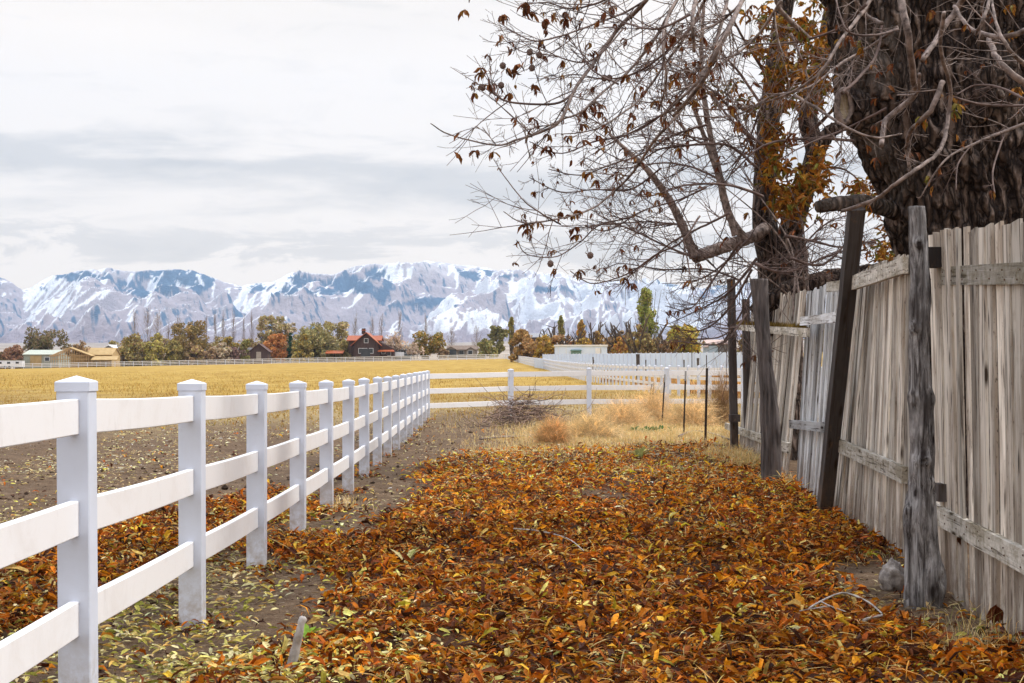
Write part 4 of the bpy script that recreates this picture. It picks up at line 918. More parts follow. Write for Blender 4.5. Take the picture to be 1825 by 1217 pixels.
# the twin-stemmed tree farther along, behind the fence
T2 = 24.0
tw = thing('twin_stem_tree', (P(1392, 600, T2)[0], T2, 0), 'twin-stemmed tree with clinging orange leaves behind the far end of the board fence', 'tree'); T2O = np.array(tw.location)
def stem(ctrl, w, Z, seed, name='trunk', mat=BARK, root=tw, sides=30, n=60, rough=.16):
    o = np.array(root.location); c = [P(x, y, z_)-o for (x, y), z_ in zip(ctrl, Z if isinstance(Z, list) else [Z]*len(ctrl))]
    MB().tube(crom(c, n), np.interp(np.linspace(0, 1, n), np.linspace(0, 1, len(w)), w)*np.mean(Z)/F/2, sides, True, rough=rough, seed=seed).build(name, mat, root, smooth=True)
stem([(1400, 830), (1392, 640), (1380, 500), (1362, 380), (1368, 250), (1382, 120), (1400, 0), (1420, -160)], [84, 72, 54, 42, 38, 36, 32, 26], T2, 3)
stem([(1405, 600), (1412, 470), (1410, 400), (1432, 340), (1452, 270), (1440, 200), (1470, 90), (1500, -60), (1530, -200)], [60, 54, 42, 36, 35, 34, 32, 27, 22], T2-.3, 5)
stem([(1412, 410), (1445, 300), (1475, 240), (1520, 215)], [40, 34, 26, 20], T2-.6, 6, 'limb')
stem([(1372, 400), (1345, 420), (1310, 433), (1270, 447), (1238, 459)], [26, 22, 22, 21, 20], [T2, T2-.4, T2-.8, T2-1.1, T2-1.3], 7, 'limb', LIMB)
stem([(1238, 459), (1222, 415), (1195, 360), (1160, 310), (1136, 285), (1085, 238)], [20, 16, 14, 11, 9, 4], [T2-1.3]*3+[T2-1.6]*3, 8, 'limb', LIMB, sides=14)
stem([(1330, 430), (1298, 380), (1280, 300), (1262, 220), (1250, 120), (1255, 0)], [16, 14, 12, 10, 8, 5], T2-.8, 9, 'limb', LIMB, sides=14)
stem([(1310, 420), (1285, 330), (1240, 200), (1215, 130)], [12, 10, 7, 4], T2-1.4, 10, 'limb', LIMB, sides=12)
stem([(1345, 560), (1400, 520), (1470, 500), (1545, 488), (1640, 470)], [30, 34, 36, 34, 30], T2-1.0, 12, 'limb', BARK)
t2 = []
mid = [([(1090, 240), (1060, 215), (1020, 205)], 1.5, 3), ([(1238, 459), (1190, 440), (1100, 400), (1040, 405), (960, 400)], 1, 5), ([(1210, 400), (1150, 395), (1080, 400), (1000, 402)], 1, 4),
       ([(1350, 300), (1300, 260), (1240, 250), (1180, 190), (1120, 180)], 1, 6), ([(1360, 350), (1300, 330), (1220, 330), (1150, 350), (1080, 330)], 1, 6), ([(1340, 420), (1290, 470), (1240, 500), (1180, 505)], 1, 5),
       ([(1350, 460), (1300, 520), (1260, 545), (1190, 578)], 1, 6), ([(1340, 480), (1290, 560), (1240, 590), (1165, 575)], 1, 5), ([(1320, 430), (1270, 500), (1230, 550), (1185, 545)], 1, 5),
       ([(1365, 200), (1310, 120), (1260, 80), (1200, 60)], 1.5, 6), ([(1370, 140), (1320, 60), (1290, 0)], 2, 7), ([(1365, 300), (1290, 180), (1210, 130), (1130, 120)], 1.2, 6), ([(1360, 260), (1310, 220), (1250, 150), (1180, 100)], 1.2, 6),
       ([(1400, 420), (1450, 430), (1500, 440), (1560, 430)], 1.5, 7), ([(1410, 460), (1470, 470), (1530, 400), (1560, 330)], 1.5, 6), ([(1440, 300), (1500, 300), (1540, 330)], 1.5, 6), ([(1430, 250), (1500, 180), (1560, 120)], 2, 8),
       ([(1380, 500), (1430, 440), (1470, 400), (1520, 380)], 1.5, 5), ([(1345, 470), (1400, 485), (1480, 455), (1580, 420)], 2, 6), ([(1300, 380), (1260, 400), (1200, 430), (1150, 470), (1100, 500), (1030, 495)], 1, 5), ([(1300, 330), (1240, 300), (1180, 290), (1100, 300), (1040, 280)], 1, 5),
       ([(1320, 500), (1260, 480), (1180, 480), (1100, 470), (1060, 500)], 1, 4), ([(1340, 520), (1300, 590), (1250, 605), (1200, 600)], 1, 4), ([(1330, 560), (1290, 610), (1240, 612), (1190, 605)], 1, 4.5),
       ([(1410, 60), (1440, 150), (1425, 240)], 2, 5), ([(1460, 100), (1520, 140), (1540, 230)], 1.5, 5), ([(1360, 180), (1330, 260), (1290, 330)], 1.5, 5), ([(1255, 100), (1220, 160), (1160, 220), (1080, 260)], 1, 5), ([(1270, 250), (1210, 240), (1150, 230)], 1, 4)]
for i, (c, w1, w0) in enumerate(mid):
    span = np.sum(np.linalg.norm(np.diff(np.array(c, float), axis=0), axis=1))
    limb(tw, c, T2-1.2-(i % 5)*.5, w0, w1, 300+i, nsec=int(span/15)+4, lsec=(.35, 1.1), mat=TWIG, tips=t2, depth=2, kids=3, r_tw=.0065, dZ=.4)
mb = MB(); q = np.random.default_rng(78)
for k in q.choice(len(t2), min(130, len(t2)), replace=False): leaf_bunch(mb, t2[k][0], q, .12, HANG, [4, 4, 3, 2])
for (x, y, s, n) in ((1400, 60, 34, 90), (1440, 40, 42, 120), (1465, 80, 26, 80), (1380, 130, 22, 60), (1440, 130, 34, 110), (1450, 160, 26, 60), (1400, 170, 26, 60), (1372, 235, 18, 40), (1380, 270, 22, 70), (1375, 300, 16, 50), (1395, 345, 22, 110), (1440, 340, 28, 110), (1465, 320, 16, 40), (1410, 370, 12, 30), (1460, 285, 14, 40), (1290, 175, 20, 22), (1330, 190, 16, 18), (1540, 330, 22, 70), (1570, 440, 20, 60), (1585, 460, 10, 30), (1250, 150, 20, 14), (1350, 90, 14, 30), (1520, 60, 20, 30), (1360, 20, 20, 40), (1310, 140, 20, 14)):
    for k in range(int(n*.42)):
        leaf_bunch(mb, P(x+q.normal(0, s*.6), y+q.normal(0, s*.8), T2-1.5+q.normal(0, .5))-T2O, q, q.uniform(.12, .22), ORNG, [5, 5, 3, 2.5, 3, 2.5], n=5, up=True)
mb.build('clinging_leaves', LEAF, tw, color=True)
# pale suckers in front of the twin stems
sk = thing('sapling', tuple(P(1420, 840, 21)*np.array([1, 1, 0])), 'thin pale leafless shoots leaning over the board fence by the stump post', 'sapling')
for i, c in enumerate(([(1420, 700), (1415, 560), (1410, 440), (1340, 330), (1290, 250)], [(1430, 700), (1425, 530), (1395, 430), (1300, 340), (1230, 300)], [(1435, 700), (1440, 520), (1430, 400), (1400, 300), (1420, 180)], [(1425, 700), (1400, 540), (1410, 530), (1290, 430), (1255, 360)], [(1440, 700), (1436, 560), (1426, 470), (1385, 480), (1345, 520)])):
    limb(sk, c, 21.3+.2*i, 5, 1.2, 400+i, nsec=5, lsec=(.3, .7), mat=LIMB, depth=1, kids=2)

# ------------------------------------------------------------------ small things on the ground
def stick(ctrl, w, label, Z=None, mat=LIMB, branches=(), lift=.03, name='stick', group=None):
    pts = []
    for x, y in ctrl:
        z = F*CH/(y-HY) if Z is None else Z; p = P(x, y, z)
        if Z is None: p[2] = tz(p[0], p[1])+lift
        pts.append(p)
    o = thing(name, pts[0], label, 'stick', group); p = crom(pts, 16)-pts[0]; z = np.mean([q_[1] for q_ in pts])
    mb = MB().tube(p, np.linspace(w[0], w[1], 16)*z/F/2, 8, True, rough=.2, seed=int(ctrl[0][0]))
    for b in branches:
        q_ = []
        for x, y in b: zz = F*CH/(y-HY); s = P(x, y, zz); s[2] = tz(s[0], s[1])+lift; q_.append(s)
        mb.tube(crom(q_, 10)-pts[0], np.linspace(w[0]*.7, w[1]*.6, 10)*z/F/2, 6, True, rough=.2, seed=4)
    mb.build('wood', mat, o, smooth=True); return o
PALEW = noisy('bleached_wood', (.16, .13, .11), (.52, .48, .45), 12, .8, (1, 1, 1), .003)
zs = 7.15; a = P(516, 1190, zs); b = P(541, 1098, zs)
o = thing('broken_stick', a, 'short bleached broken stick standing up beside the white post foot', 'stick')
MB().tube(crom([a-a-np.array([0, 0, .04]), P(528, 1150, zs)-a, P(535, 1120, zs-.01)-a, b-a], 20), np.interp(np.linspace(0, 1, 20), [0, .3, .7, .92, 1], [.026, .022, .017, .019, .008]), 12, True, rough=.25, seed=6).build('wood', PALEW, o, smooth=True)
stick([(1442, 1118), (1462, 1103), (1500, 1090), (1530, 1094), (1552, 1106), (1572, 1128)], (4, 3), 'forked pale twig lying on the leaves near the log post', mat=PALEW, branches=[[(1462, 1102), (1480, 1112), (1507, 1128)], [(1480, 1112), (1450, 1124), (1425, 1128)]], lift=.115)
stick([(1540, 1145), (1555, 1135), (1572, 1130)], (6, 5), 'short pale stick end beside the forked twig', mat=PALEW, lift=.11)
stick([(915, 967), (960, 970), (1010, 990), (1040, 1008)], (2.5, 2), 'thin pale twig lying across the middle of the leaves', mat=PALEW, lift=.11)
stick([(855, 788), (900, 784), (940, 780), (968, 778)], (3, 4.5), 'long thin stick on the bare ground left of the tumbleweeds', lift=.04)
stick([(1210, 786), (1232, 778), (1262, 780), (1300, 790)], (5, 3), 'crooked grey stick at the foot of the wire posts', lift=.08)
# stone beside the log post
s = P(1592, 1048, 9.9); s[2] = tz(s[0], s[1])+.03; o = thing('stone', s, 'pale rough stone lump left of the log post foot', 'stone')
n, k = 26, 36; th, ph = np.meshgrid(np.linspace(0, math.pi, n), np.linspace(0, 2*math.pi, k, endpoint=False), indexing='ij')
d = np.stack([np.sin(th)*np.cos(ph), np.sin(th)*np.sin(ph), np.cos(th)], -1); rr = 1+.7*(fbm(d[..., 0]*2+5, d[..., 1]*2+5, d[..., 2]*2+5, 3, 4)-.5)
v = d*rr[..., None]*np.array([.085, .09, .115])+np.array([0, 0, .05]); i = np.arange(n-1)[:, None]*k; j = np.arange(k)[None]; jn = (j+1) % k
MB().add(v.reshape(-1, 3), np.stack([i+j, i+jn, i+k+jn, i+k+j], -1).reshape(-1, 4)).build('stone_body', noisy('stone', (.10, .08, .07), (.42, .38, .35), 16, .9, (1, 1, 1), .03, 8), o, smooth=True)
# single leaves that stand out
def big_leaf(p, n, size, pal, label, a0, spread, lift, wd=.34):
    q = np.random.default_rng(int(p[0]*100) % 1000+3); o = thing('fallen_leaf', p, label, 'leaf', 'single leaves that stand out'); mb = MB()
    mb.add(*leaves(np.zeros((n, 3)), q.uniform(.75, 1.1, n)*size, np.full(n, size*wd), a0+np.linspace(-spread, spread, n), lift+q.normal(0, .12, n), q.normal(0, .25, n), q.uniform(.1, .6, n), q.uniform(.2, .6, n), pick(pal, [1]*len(pal), n, q)))
    mb.build('blade', LEAF, o, color=True)
def gp(px, py, lift=.06): Z = F*CH/(py-HY); p = P(px, py, Z); p[2] = tz(p[0], p[1])+lift; return p
big_leaf(gp(725, 1018), 6, .16, [(.40, .36, .12), (.52, .46, .2)], 'upturned pale olive palmate leaf in the middle of the drift', 1.5, 1.3, .75)
big_leaf(gp(545, 1150, .05), 4, .10, [(.25, .42, .04), (.30, .48, .06)], 'bright green leaf beside the broken stick', .9, .9, .7, .5)
big_leaf(gp(1420, 1155), 5, .11, [(.42, .40, .18)], 'pale green leaf lying below the forked twig', .8, 1.2, .35, .5)
big_leaf(gp(1140, 825), 7, .26, [(.42, .34, .08), (.30, .30, .08)], 'large olive leaf cluster at the back of the drift', 1.5, 1.3, .7)
big_leaf(gp(1520, 872, .1), 3, .25, [(.38, .20, .05)], 'long curled brown leaf leaning near the leaning dark post', 2.2, .3, .8, .25)
big_leaf(P(1716, 935, 9.3), 6, .16, [(.10, .035, .014), (.17, .06, .02)], 'dark curled leaf hanging from the near bottom rail', 1.5, 1.3, -1.45, .38)
big_leaf(gp(1775, 1125, .16), 5, .13, [(.14, .04, .015)], 'dark brown curled leaf against the foot of the near boards', 1.5, 1.3, -1.1, .4)
big_leaf(gp(730, 765, .3), 4, .2, [(.3, .1, .03)], 'russet leaf caught beside the rail fence', 1.5, 1.2, .2, .3)

# brush pile
Zb = 36.5; c = P(935, 760, Zb); c[2] = tz(c[0], c[1]); o = thing('brush_pile', c, 'tangled grey heap of cut branches in front of the crossing white fence', 'brush pile'); mb = MB(); q = np.random.default_rng(9)
for k in range(620):
    x = q.normal(0, .5); y = q.normal(0, .45); h = .82*math.exp(-(x/.85)**2-(y/.6)**2); p = np.array([x, y, q.uniform(0, 1)*h]); a = q.uniform(0, 6.28); L = q.gamma(3, .18)
    d = np.array([math.cos(a)*1.5, math.sin(a), q.normal(.05, .35)]); pts = [p]; 
    for s_ in range(6):
        d = d+q.normal(0, .28, 3); d /= np.linalg.norm(d); pts.append(pts[-1]+d*L/6)
    pts = np.array(pts); pts[:, 2] = np.maximum(pts[:, 2], .01); g = q.uniform(.004, .012); mb.tube(pts, np.linspace(g, g*.4, 7), 4, False, np.array([.32, .24, .20])*q.uniform(.35, 2.0))
mb.build('branches', GRASS, o, color=True)

# wire posts
STEEL = noisy('rusty_steel', (.022, .016, .014), (.07, .045, .035), 30, .7); TIP = noisy('grey_paint', (.25, .25, .25), (.36, .36, .36), 20, .6)
def tpost(a, b, Z, label, tip=True, w=.035):
    A = P(*a, Z); B = P(*b, Z); gzv = A.copy(); o = thing('wire_post', (A[0], A[1], A[2]), label, 'post', 'steel wire posts at the end of the board fence')
    u = (B-A); L = np.linalg.norm(u); u /= L; x = np.array([1, 0, 0.])-u*u[0]; x /= np.linalg.norm(x); y = np.cross(u, x); ax = [x, y, u]
    mb = MB(); Lb = L*.86 if tip else L
    mb.box(u*(Lb/2-.15), (w, .005, Lb+.3), ax); mb.box(u*(Lb/2-.15)+y*.018, (.006, .034, Lb+.3), ax)
    for k in range(int(Lb/.055)): mb.box(u*(.03+k*.055)-y*.006, (.014, .012, .02), ax)
    mb.build('shaft', STEEL, o)
    if tip: MB().box(u*(Lb+(L-Lb)/2), (w+.002, .007, L-Lb), ax).build('painted_tip', TIP, o)
tpost((1179, 768), (1185, 667), 36, 'dark steel wire post, leftmost of the three long ones')
tpost((1218, 786), (1222, 661), 31.4, 'dark steel wire post, middle of the three long ones')
tpost((1257, 794), (1260, 656), 29, 'dark steel wire post nearest the board fence end', False, .045)
tpost((1153, 735), (1162, 684), 40, 'short leaning dark stake, left one of the close pair')
tpost((1162, 735), (1165, 682), 40.2, 'short upright dark stake, right one of the close pair')
# old stumps and stakes in the yard behind the rail fence
def stake(px, yb, yt, Z, w, label, lean=0):
    A = P(px, yb, Z); A[2] = tz(A[0], A[1]); B = P(px+lean, yt, Z); o = thing('yard_stake', A, label, 'stake', 'dark stakes in the yard')
    MB().tube(crom([A-A, (B-A)*.5+.01, B-A], 8), np.array([1.1, 1, .95, .9, .9, .85, .9, 1])*w*Z/F/2, 8, True, rough=.15, seed=int(px)).build('wood', DARKW, o)
for i, (px, yb, yt, Z, w, l) in enumerate(((1137, 652, 631, 110, 7, 'thick dark stump post left of centre in the yard'), (1244, 652, 638, 112, 5, 'short dark stump post near the right of the yard'), (1233, 650, 615, 118, 1.6, 'tall thin stake in the yard'), (1058, 652, 641, 120, 1.8, 'thin stake at the left of the yard stakes'),
    (1151, 652, 641, 125, 2.2, 'stubby stake right of the dry shrub'), (1169, 652, 640, 122, 1.6, 'thin stake in the middle of the yard'), (1057, 649, 636, 150, 2.5, 'dark post before the slanting white fence'), (1259, 650, 633, 112, 1.8, 'thin stake beside the dry corn'), (1219, 650, 641, 125, 2.4, 'tiny dark knob post in the yard'))):
    stake(px, yb, yt, Z, w, l)
q = np.random.default_rng(3)
for px, w, h, Z, l in ((1088-0, 34, 16, 118, 'low dry golden shrub in the yard'), (1196, 22, 12, 118, 'small rusty shrub in the yard'), (1285, 46, 30, 105, 'stand of dry corn stalks in the yard at right'), (1140, 70, 22, 90, 'golden scrub behind the rail fence pickets'), (1200, 90, 34, 78, 'golden dead brush seen through the white rails'), (1275, 80, 44, 66, 'tall orange dead grass seen through the white rails at right'), (1100, 60, 20, 100, 'far golden scrub behind the white rails')):
    X = (px-CX)*Z/F; X += 2.2 if l.startswith(('golden', 'tall', 'far')) else 0; c = np.array([X, Z, tz(X, Z)]); o = thing('dry_shrub', c, l, 'shrub', 'dry shrubs in the yard'); mb = MB(); n = 900; W_ = w*Z/F; H_ = h*Z/F
    blades(mb, q.normal(0, W_/4, n), q.normal(0, W_/5, n), np.full(n, -.05), q.uniform(.4, 1, n)*H_, q, [(.62, .36, .12), (.70, .46, .20), (.50, .28, .11)], .35, .025)
    mb.build('stems', GRASS, o, color=True)

# ------------------------------------------------------------------ distant trees
FT = 430.0
def crown_leaves(mb, clumps, n, size, pal, q, flat=.8):
    cl = np.array(clumps); i = q.choice(len(cl), n, p=cl[:, 3]**2/np.sum(cl[:, 3]**2)); d = q.normal(0, 1, (n, 3)); d /= np.linalg.norm(d, axis=1)[:, None]; rr = q.uniform(.3, 1, (n, 1))**.6
    p = cl[i, :3]+d*rr*cl[i, 3:4]*np.array([1, 1, flat]); a = q.normal(0, 1, (n, 3)); a /= np.linalg.norm(a, axis=1)[:, None]; b = np.cross(a, q.normal(0, 1, (n, 3))); b /= np.linalg.norm(b, axis=1)[:, None]
    n0 = n; s = size*1.9*q.uniform(.5, 1.4, (n, 1)); tint = (1.25+1.0*vn(cl[i, 0]*1.3, cl[i, 1]*1.3, cl[i, 2]*1.3, 4))[:, None]
    v = np.stack([p-a*s, p-b*s*.6, p+a*s, p+b*s*.6], 1).reshape(-1, 3)
    mb.add(v, np.arange(n*4).reshape(-1, 4), None, np.repeat(np.clip(pick(pal, [1]*len(pal), n, q, .3)*tint, 0, 1), 4, 0))
def far_tree(kind, px, top, wpx, pal, label, group='trees beyond the far fence', Z=FT, base=None, name=None, nleaf=None):
    X = (px-CX)*Z/F; g = tz(X, Z); H = CH+(HY-top)*Z/F-g; Wd = wpx*Z/F; q = np.random.default_rng(int(px*7+top))
    o = thing(name or {'round': 'broadleaf_tree', 'bush': 'bush', 'bare': 'bare_poplar', 'conifer': 'conifer', 'spread': 'spreading_tree', 'poplar': 'poplar', 'lopped': 'lopped_tree', 'brush': 'bush'}[kind], (X, Z, g), label, {'bush': 'bush', 'brush': 'bush'}.get(kind, 'tree'), group)
    t = MB(); k = MB(); tips = []
    def rec(p, d, L, r, dep, spread, up):
        n = 4; pts = [p]
        for _ in range(n): d = d+q.normal(0, .12, 3)+np.array([0, 0, up*.12]); d /= np.linalg.norm(d); pts.append(pts[-1]+d*L/n)
        t.tube(pts, np.linspace(r, r*.6, n+1), 5 if dep > 1 else 3, False); tips.append((pts[-1], dep))
        if dep > 0:
            for _ in range(q.integers(3, 5)):
                f = q.uniform(.35, 1); i = int(f*n); dd = d+q.normal(0, spread, 3)+np.array([0, 0, up*.2]); rec(pts[i], dd/np.linalg.norm(dd), L*q.uniform(.5, .8), r*.55, dep-1, spread, up)
    if kind in ('round', 'bush'):
        z0 = .16 if kind == 'round' else .02
        rec(np.array([0, 0, -.3]), np.array([0, 0, 1.]), H*.5, max(.12, H*.022), 3, .45, .6)
        cl = []
        nc = 44 if kind == 'round' else 40
        for _ in range(nc):
            a = q.uniform(0, 6.28); f = q.uniform(z0, .95); ww = math.sqrt(max(.02, 1-((f-.5-z0*.4)/(.55))**2)) if kind == 'round' else math.sqrt(max(.05, 1-(f/1.02)**2)); rr = q.uniform(.1, .85)**.6*Wd/2*ww
            cl.append((rr*math.cos(a), rr*math.sin(a), f*H, Wd*q.uniform(.08, .17)))
        crown_leaves(k, cl, nleaf or int(2600+Wd*H*26), .17, pal, q)
    elif kind == 'poplar':
        for _ in range(26):
            a = q.uniform(0, 6.28); b = np.array([math.cos(a), math.sin(a), 0])*Wd*q.uniform(.05, .45); z0 = q.uniform(.0, .5)*H; t.tube([(0, 0, z0*.5), b*.6+np.array([0, 0, z0*.8+.1*H]), b+np.array([0, 0, min(H, z0+.5*H)])], [.12, .07, .03], 4, False)
        t.tube([(0, 0, -.3), (0, 0, H*.5), (0, 0, H)], [.3, .18, .03], 6, False); cl = []
        for _ in range(46):
            a = q.uniform(0, 6.28); f = q.uniform(.38, 1.); ww = (1-((f-.62)/.42)**2); rr = q.uniform(0, .8)*Wd/2*max(.15, ww); cl.append((rr*math.cos(a), rr*math.sin(a), f*H*.97, Wd*q.uniform(.07, .14)))
        crown_leaves(k, cl, nleaf or 3000, .15, pal, q, 1.8)
    elif kind == 'bare':
        t.tube([(0, 0, -.3), (.1, 0, H*.5), (0, 0, H)], [.11, .06, .02], 5, False, pal[0])
        for _ in range(int(34+Wd*9)):
            a = q.uniform(0, 6.28); z0 = q.uniform(.12, .9)*H; ww = Wd/2*(.35+.65*math.sin(math.pi*min(1, z0/H+.1)))*q.uniform(.4, 1.); L = q.uniform(.12, .3)*H; b = np.array([math.cos(a)*ww, math.sin(a)*ww, 0]); e = np.array([0, 0, z0])+b+np.array([0, 0, L])
            k.tube([(0, 0, z0), b*.55+np.array([0, 0, z0+.35*L]), e], [.04, .025, .012], 3, False, pal[0]); 
            for _ in range(3): s_ = np.array([0, 0, z0+.35*L])+b*.55; s_ = s_+(e-s_)*q.random(); k.tube([s_, s_+np.array([q.normal(0, .3), q.normal(0, .3), q.uniform(.5, 1.3)])], [.02, .01], 3, False, pal[-1])
    elif kind == 'conifer':
        t.tube([(0, 0, -.3), (0, 0, H*.95)], [.18, .03], 6, False); cl = []
        for _ in range(70): f = q.uniform(.08, 1); a = q.uniform(0, 6.28); rr = (1-f)*Wd/2*q.uniform(.3, 1); cl.append((rr*math.cos(a), rr*math.sin(a), f*H, .12*Wd))
        crown_leaves(k, cl, 1900, .14, pal, q, .6)
    elif kind in ('spread', 'brush'):
        st = 1 if kind == 'spread' else 7
        for s_ in range(st):
            d0 = np.array([0, 0, 1.]) if st == 1 else np.array([q.normal(0, .5), q.normal(0, .4), 1.]); x0 = 0 if st == 1 else q.uniform(-.32, .32)*Wd
            rec(np.array([x0, 0, -.2]), d0/np.linalg.norm(d0), H*(.42 if st == 1 else .5), H*(.03 if st == 1 else .012), 4 if st == 1 else 3, .62, .5)
        pts = [p for p, d in tips if p[2] > H*.3]; cl = [(p[0], p[1], min(p[2], H), Wd*.06) for p in pts] or [(0, 0, H*.6, Wd*.3)]
        m_ = np.array(cl); sc_ = (Wd/2)/max(1, np.percentile(np.abs(m_[:, 0]), 95)); 
        crown_leaves(k, cl, nleaf or 2600, .13, pal, q)
    elif kind == 'lopped':
        for _ in range(7):
            d0 = np.array([q.normal(0, .42), q.normal(0, .3), 1.]); d0 /= np.linalg.norm(d0); p = np.array([0, 0, -.2]); L = H*q.uniform(.75, 1.1); m_ = p+d0*L*.5+np.array([q.normal(0, .3), 0, 0]); e = p+d0*L; e[2] = min(e[2], H); t.tube([p, m_, e], [.30, .2, .15], 7, True)
            for _ in range(4): b = m_+(e-m_)*q.random(); t.tube([b, b+np.array([q.normal(0, .8), q.normal(0, .5), q.uniform(.6, 1.8)])], [.10, .06], 5, True)
        cl = [(q.normal(0, Wd*.25), q.normal(0, Wd*.2), q.uniform(.05, .75)*H, Wd*q.uniform(.08, .16)) for _ in range(30)]; crown_leaves(k, cl, nleaf or 2400, .14, pal, q)
    if kind in ('spread', 'brush', 'round', 'bush'):
        # keep the limbs inside the crown outline
        vv = np.concatenate(t.v); fx = np.maximum(1, np.abs(vv[:, 0])/(Wd/2)); fz = np.maximum(1, vv[:, 2]/H); ofs = 0
        for i_, a_ in enumerate(t.v):
            a_ = a_.copy(); a_[:, 0] /= np.maximum(1, np.percentile(np.abs(vv[:, 0]), 99)/(Wd/2)); a_[:, 2] = np.where(a_[:, 2] > 0, a_[:, 2]/max(1, vv[:, 2].max()/H), a_[:, 2]); t.v[i_] = a_
        if kind in ('spread', 'brush'):
            k.v = [np.stack([a_[:, 0]/max(1, np.percentile(np.abs(vv[:, 0]), 99)/(Wd/2)), a_[:, 1], a_[:, 2]/max(1, vv[:, 2].max()/H)], 1) for a_ in k.v]
    t.build('trunk', FARBARK if kind != 'bare' else PALEBARK, o)
    if k.n: k.build('crown', FAR_LEAF, o, color=True)
FARBARK = noisy('far_bark', (.05, .035, .028), (.13, .10, .08), 1, .9); PALEBARK = noisy('pale_bark', (.22, .18, .16), (.34, .30, .27), 1, .9)
OLV = [(.25, .21, .075), (.31, .26, .10), (.17, .15, .055)]; BRN = [(.22, .15, .08), (.29, .21, .12), (.15, .10, .06)]; DOL = [(.10, .095, .045), (.14, .12, .055), (.17, .12, .07)]
ORB = [(.36, .16, .05), (.28, .13, .05), (.40, .20, .07)]; GLD = [(.38, .26, .05), (.30, .20, .05), (.24, .19, .06)]; YGR = [(.36, .33, .07), (.27, .27, .06)]; GRN = [(.17, .19, .06), (.24, .25, .08)]; CON = [(.02, .055, .03), (.035, .08, .04)]
GRY = [(.33, .28, .20), (.27, .23, .15), (.38, .32, .24)]; PLB = [(.30, .25, .22), (.38, .32, .29)]
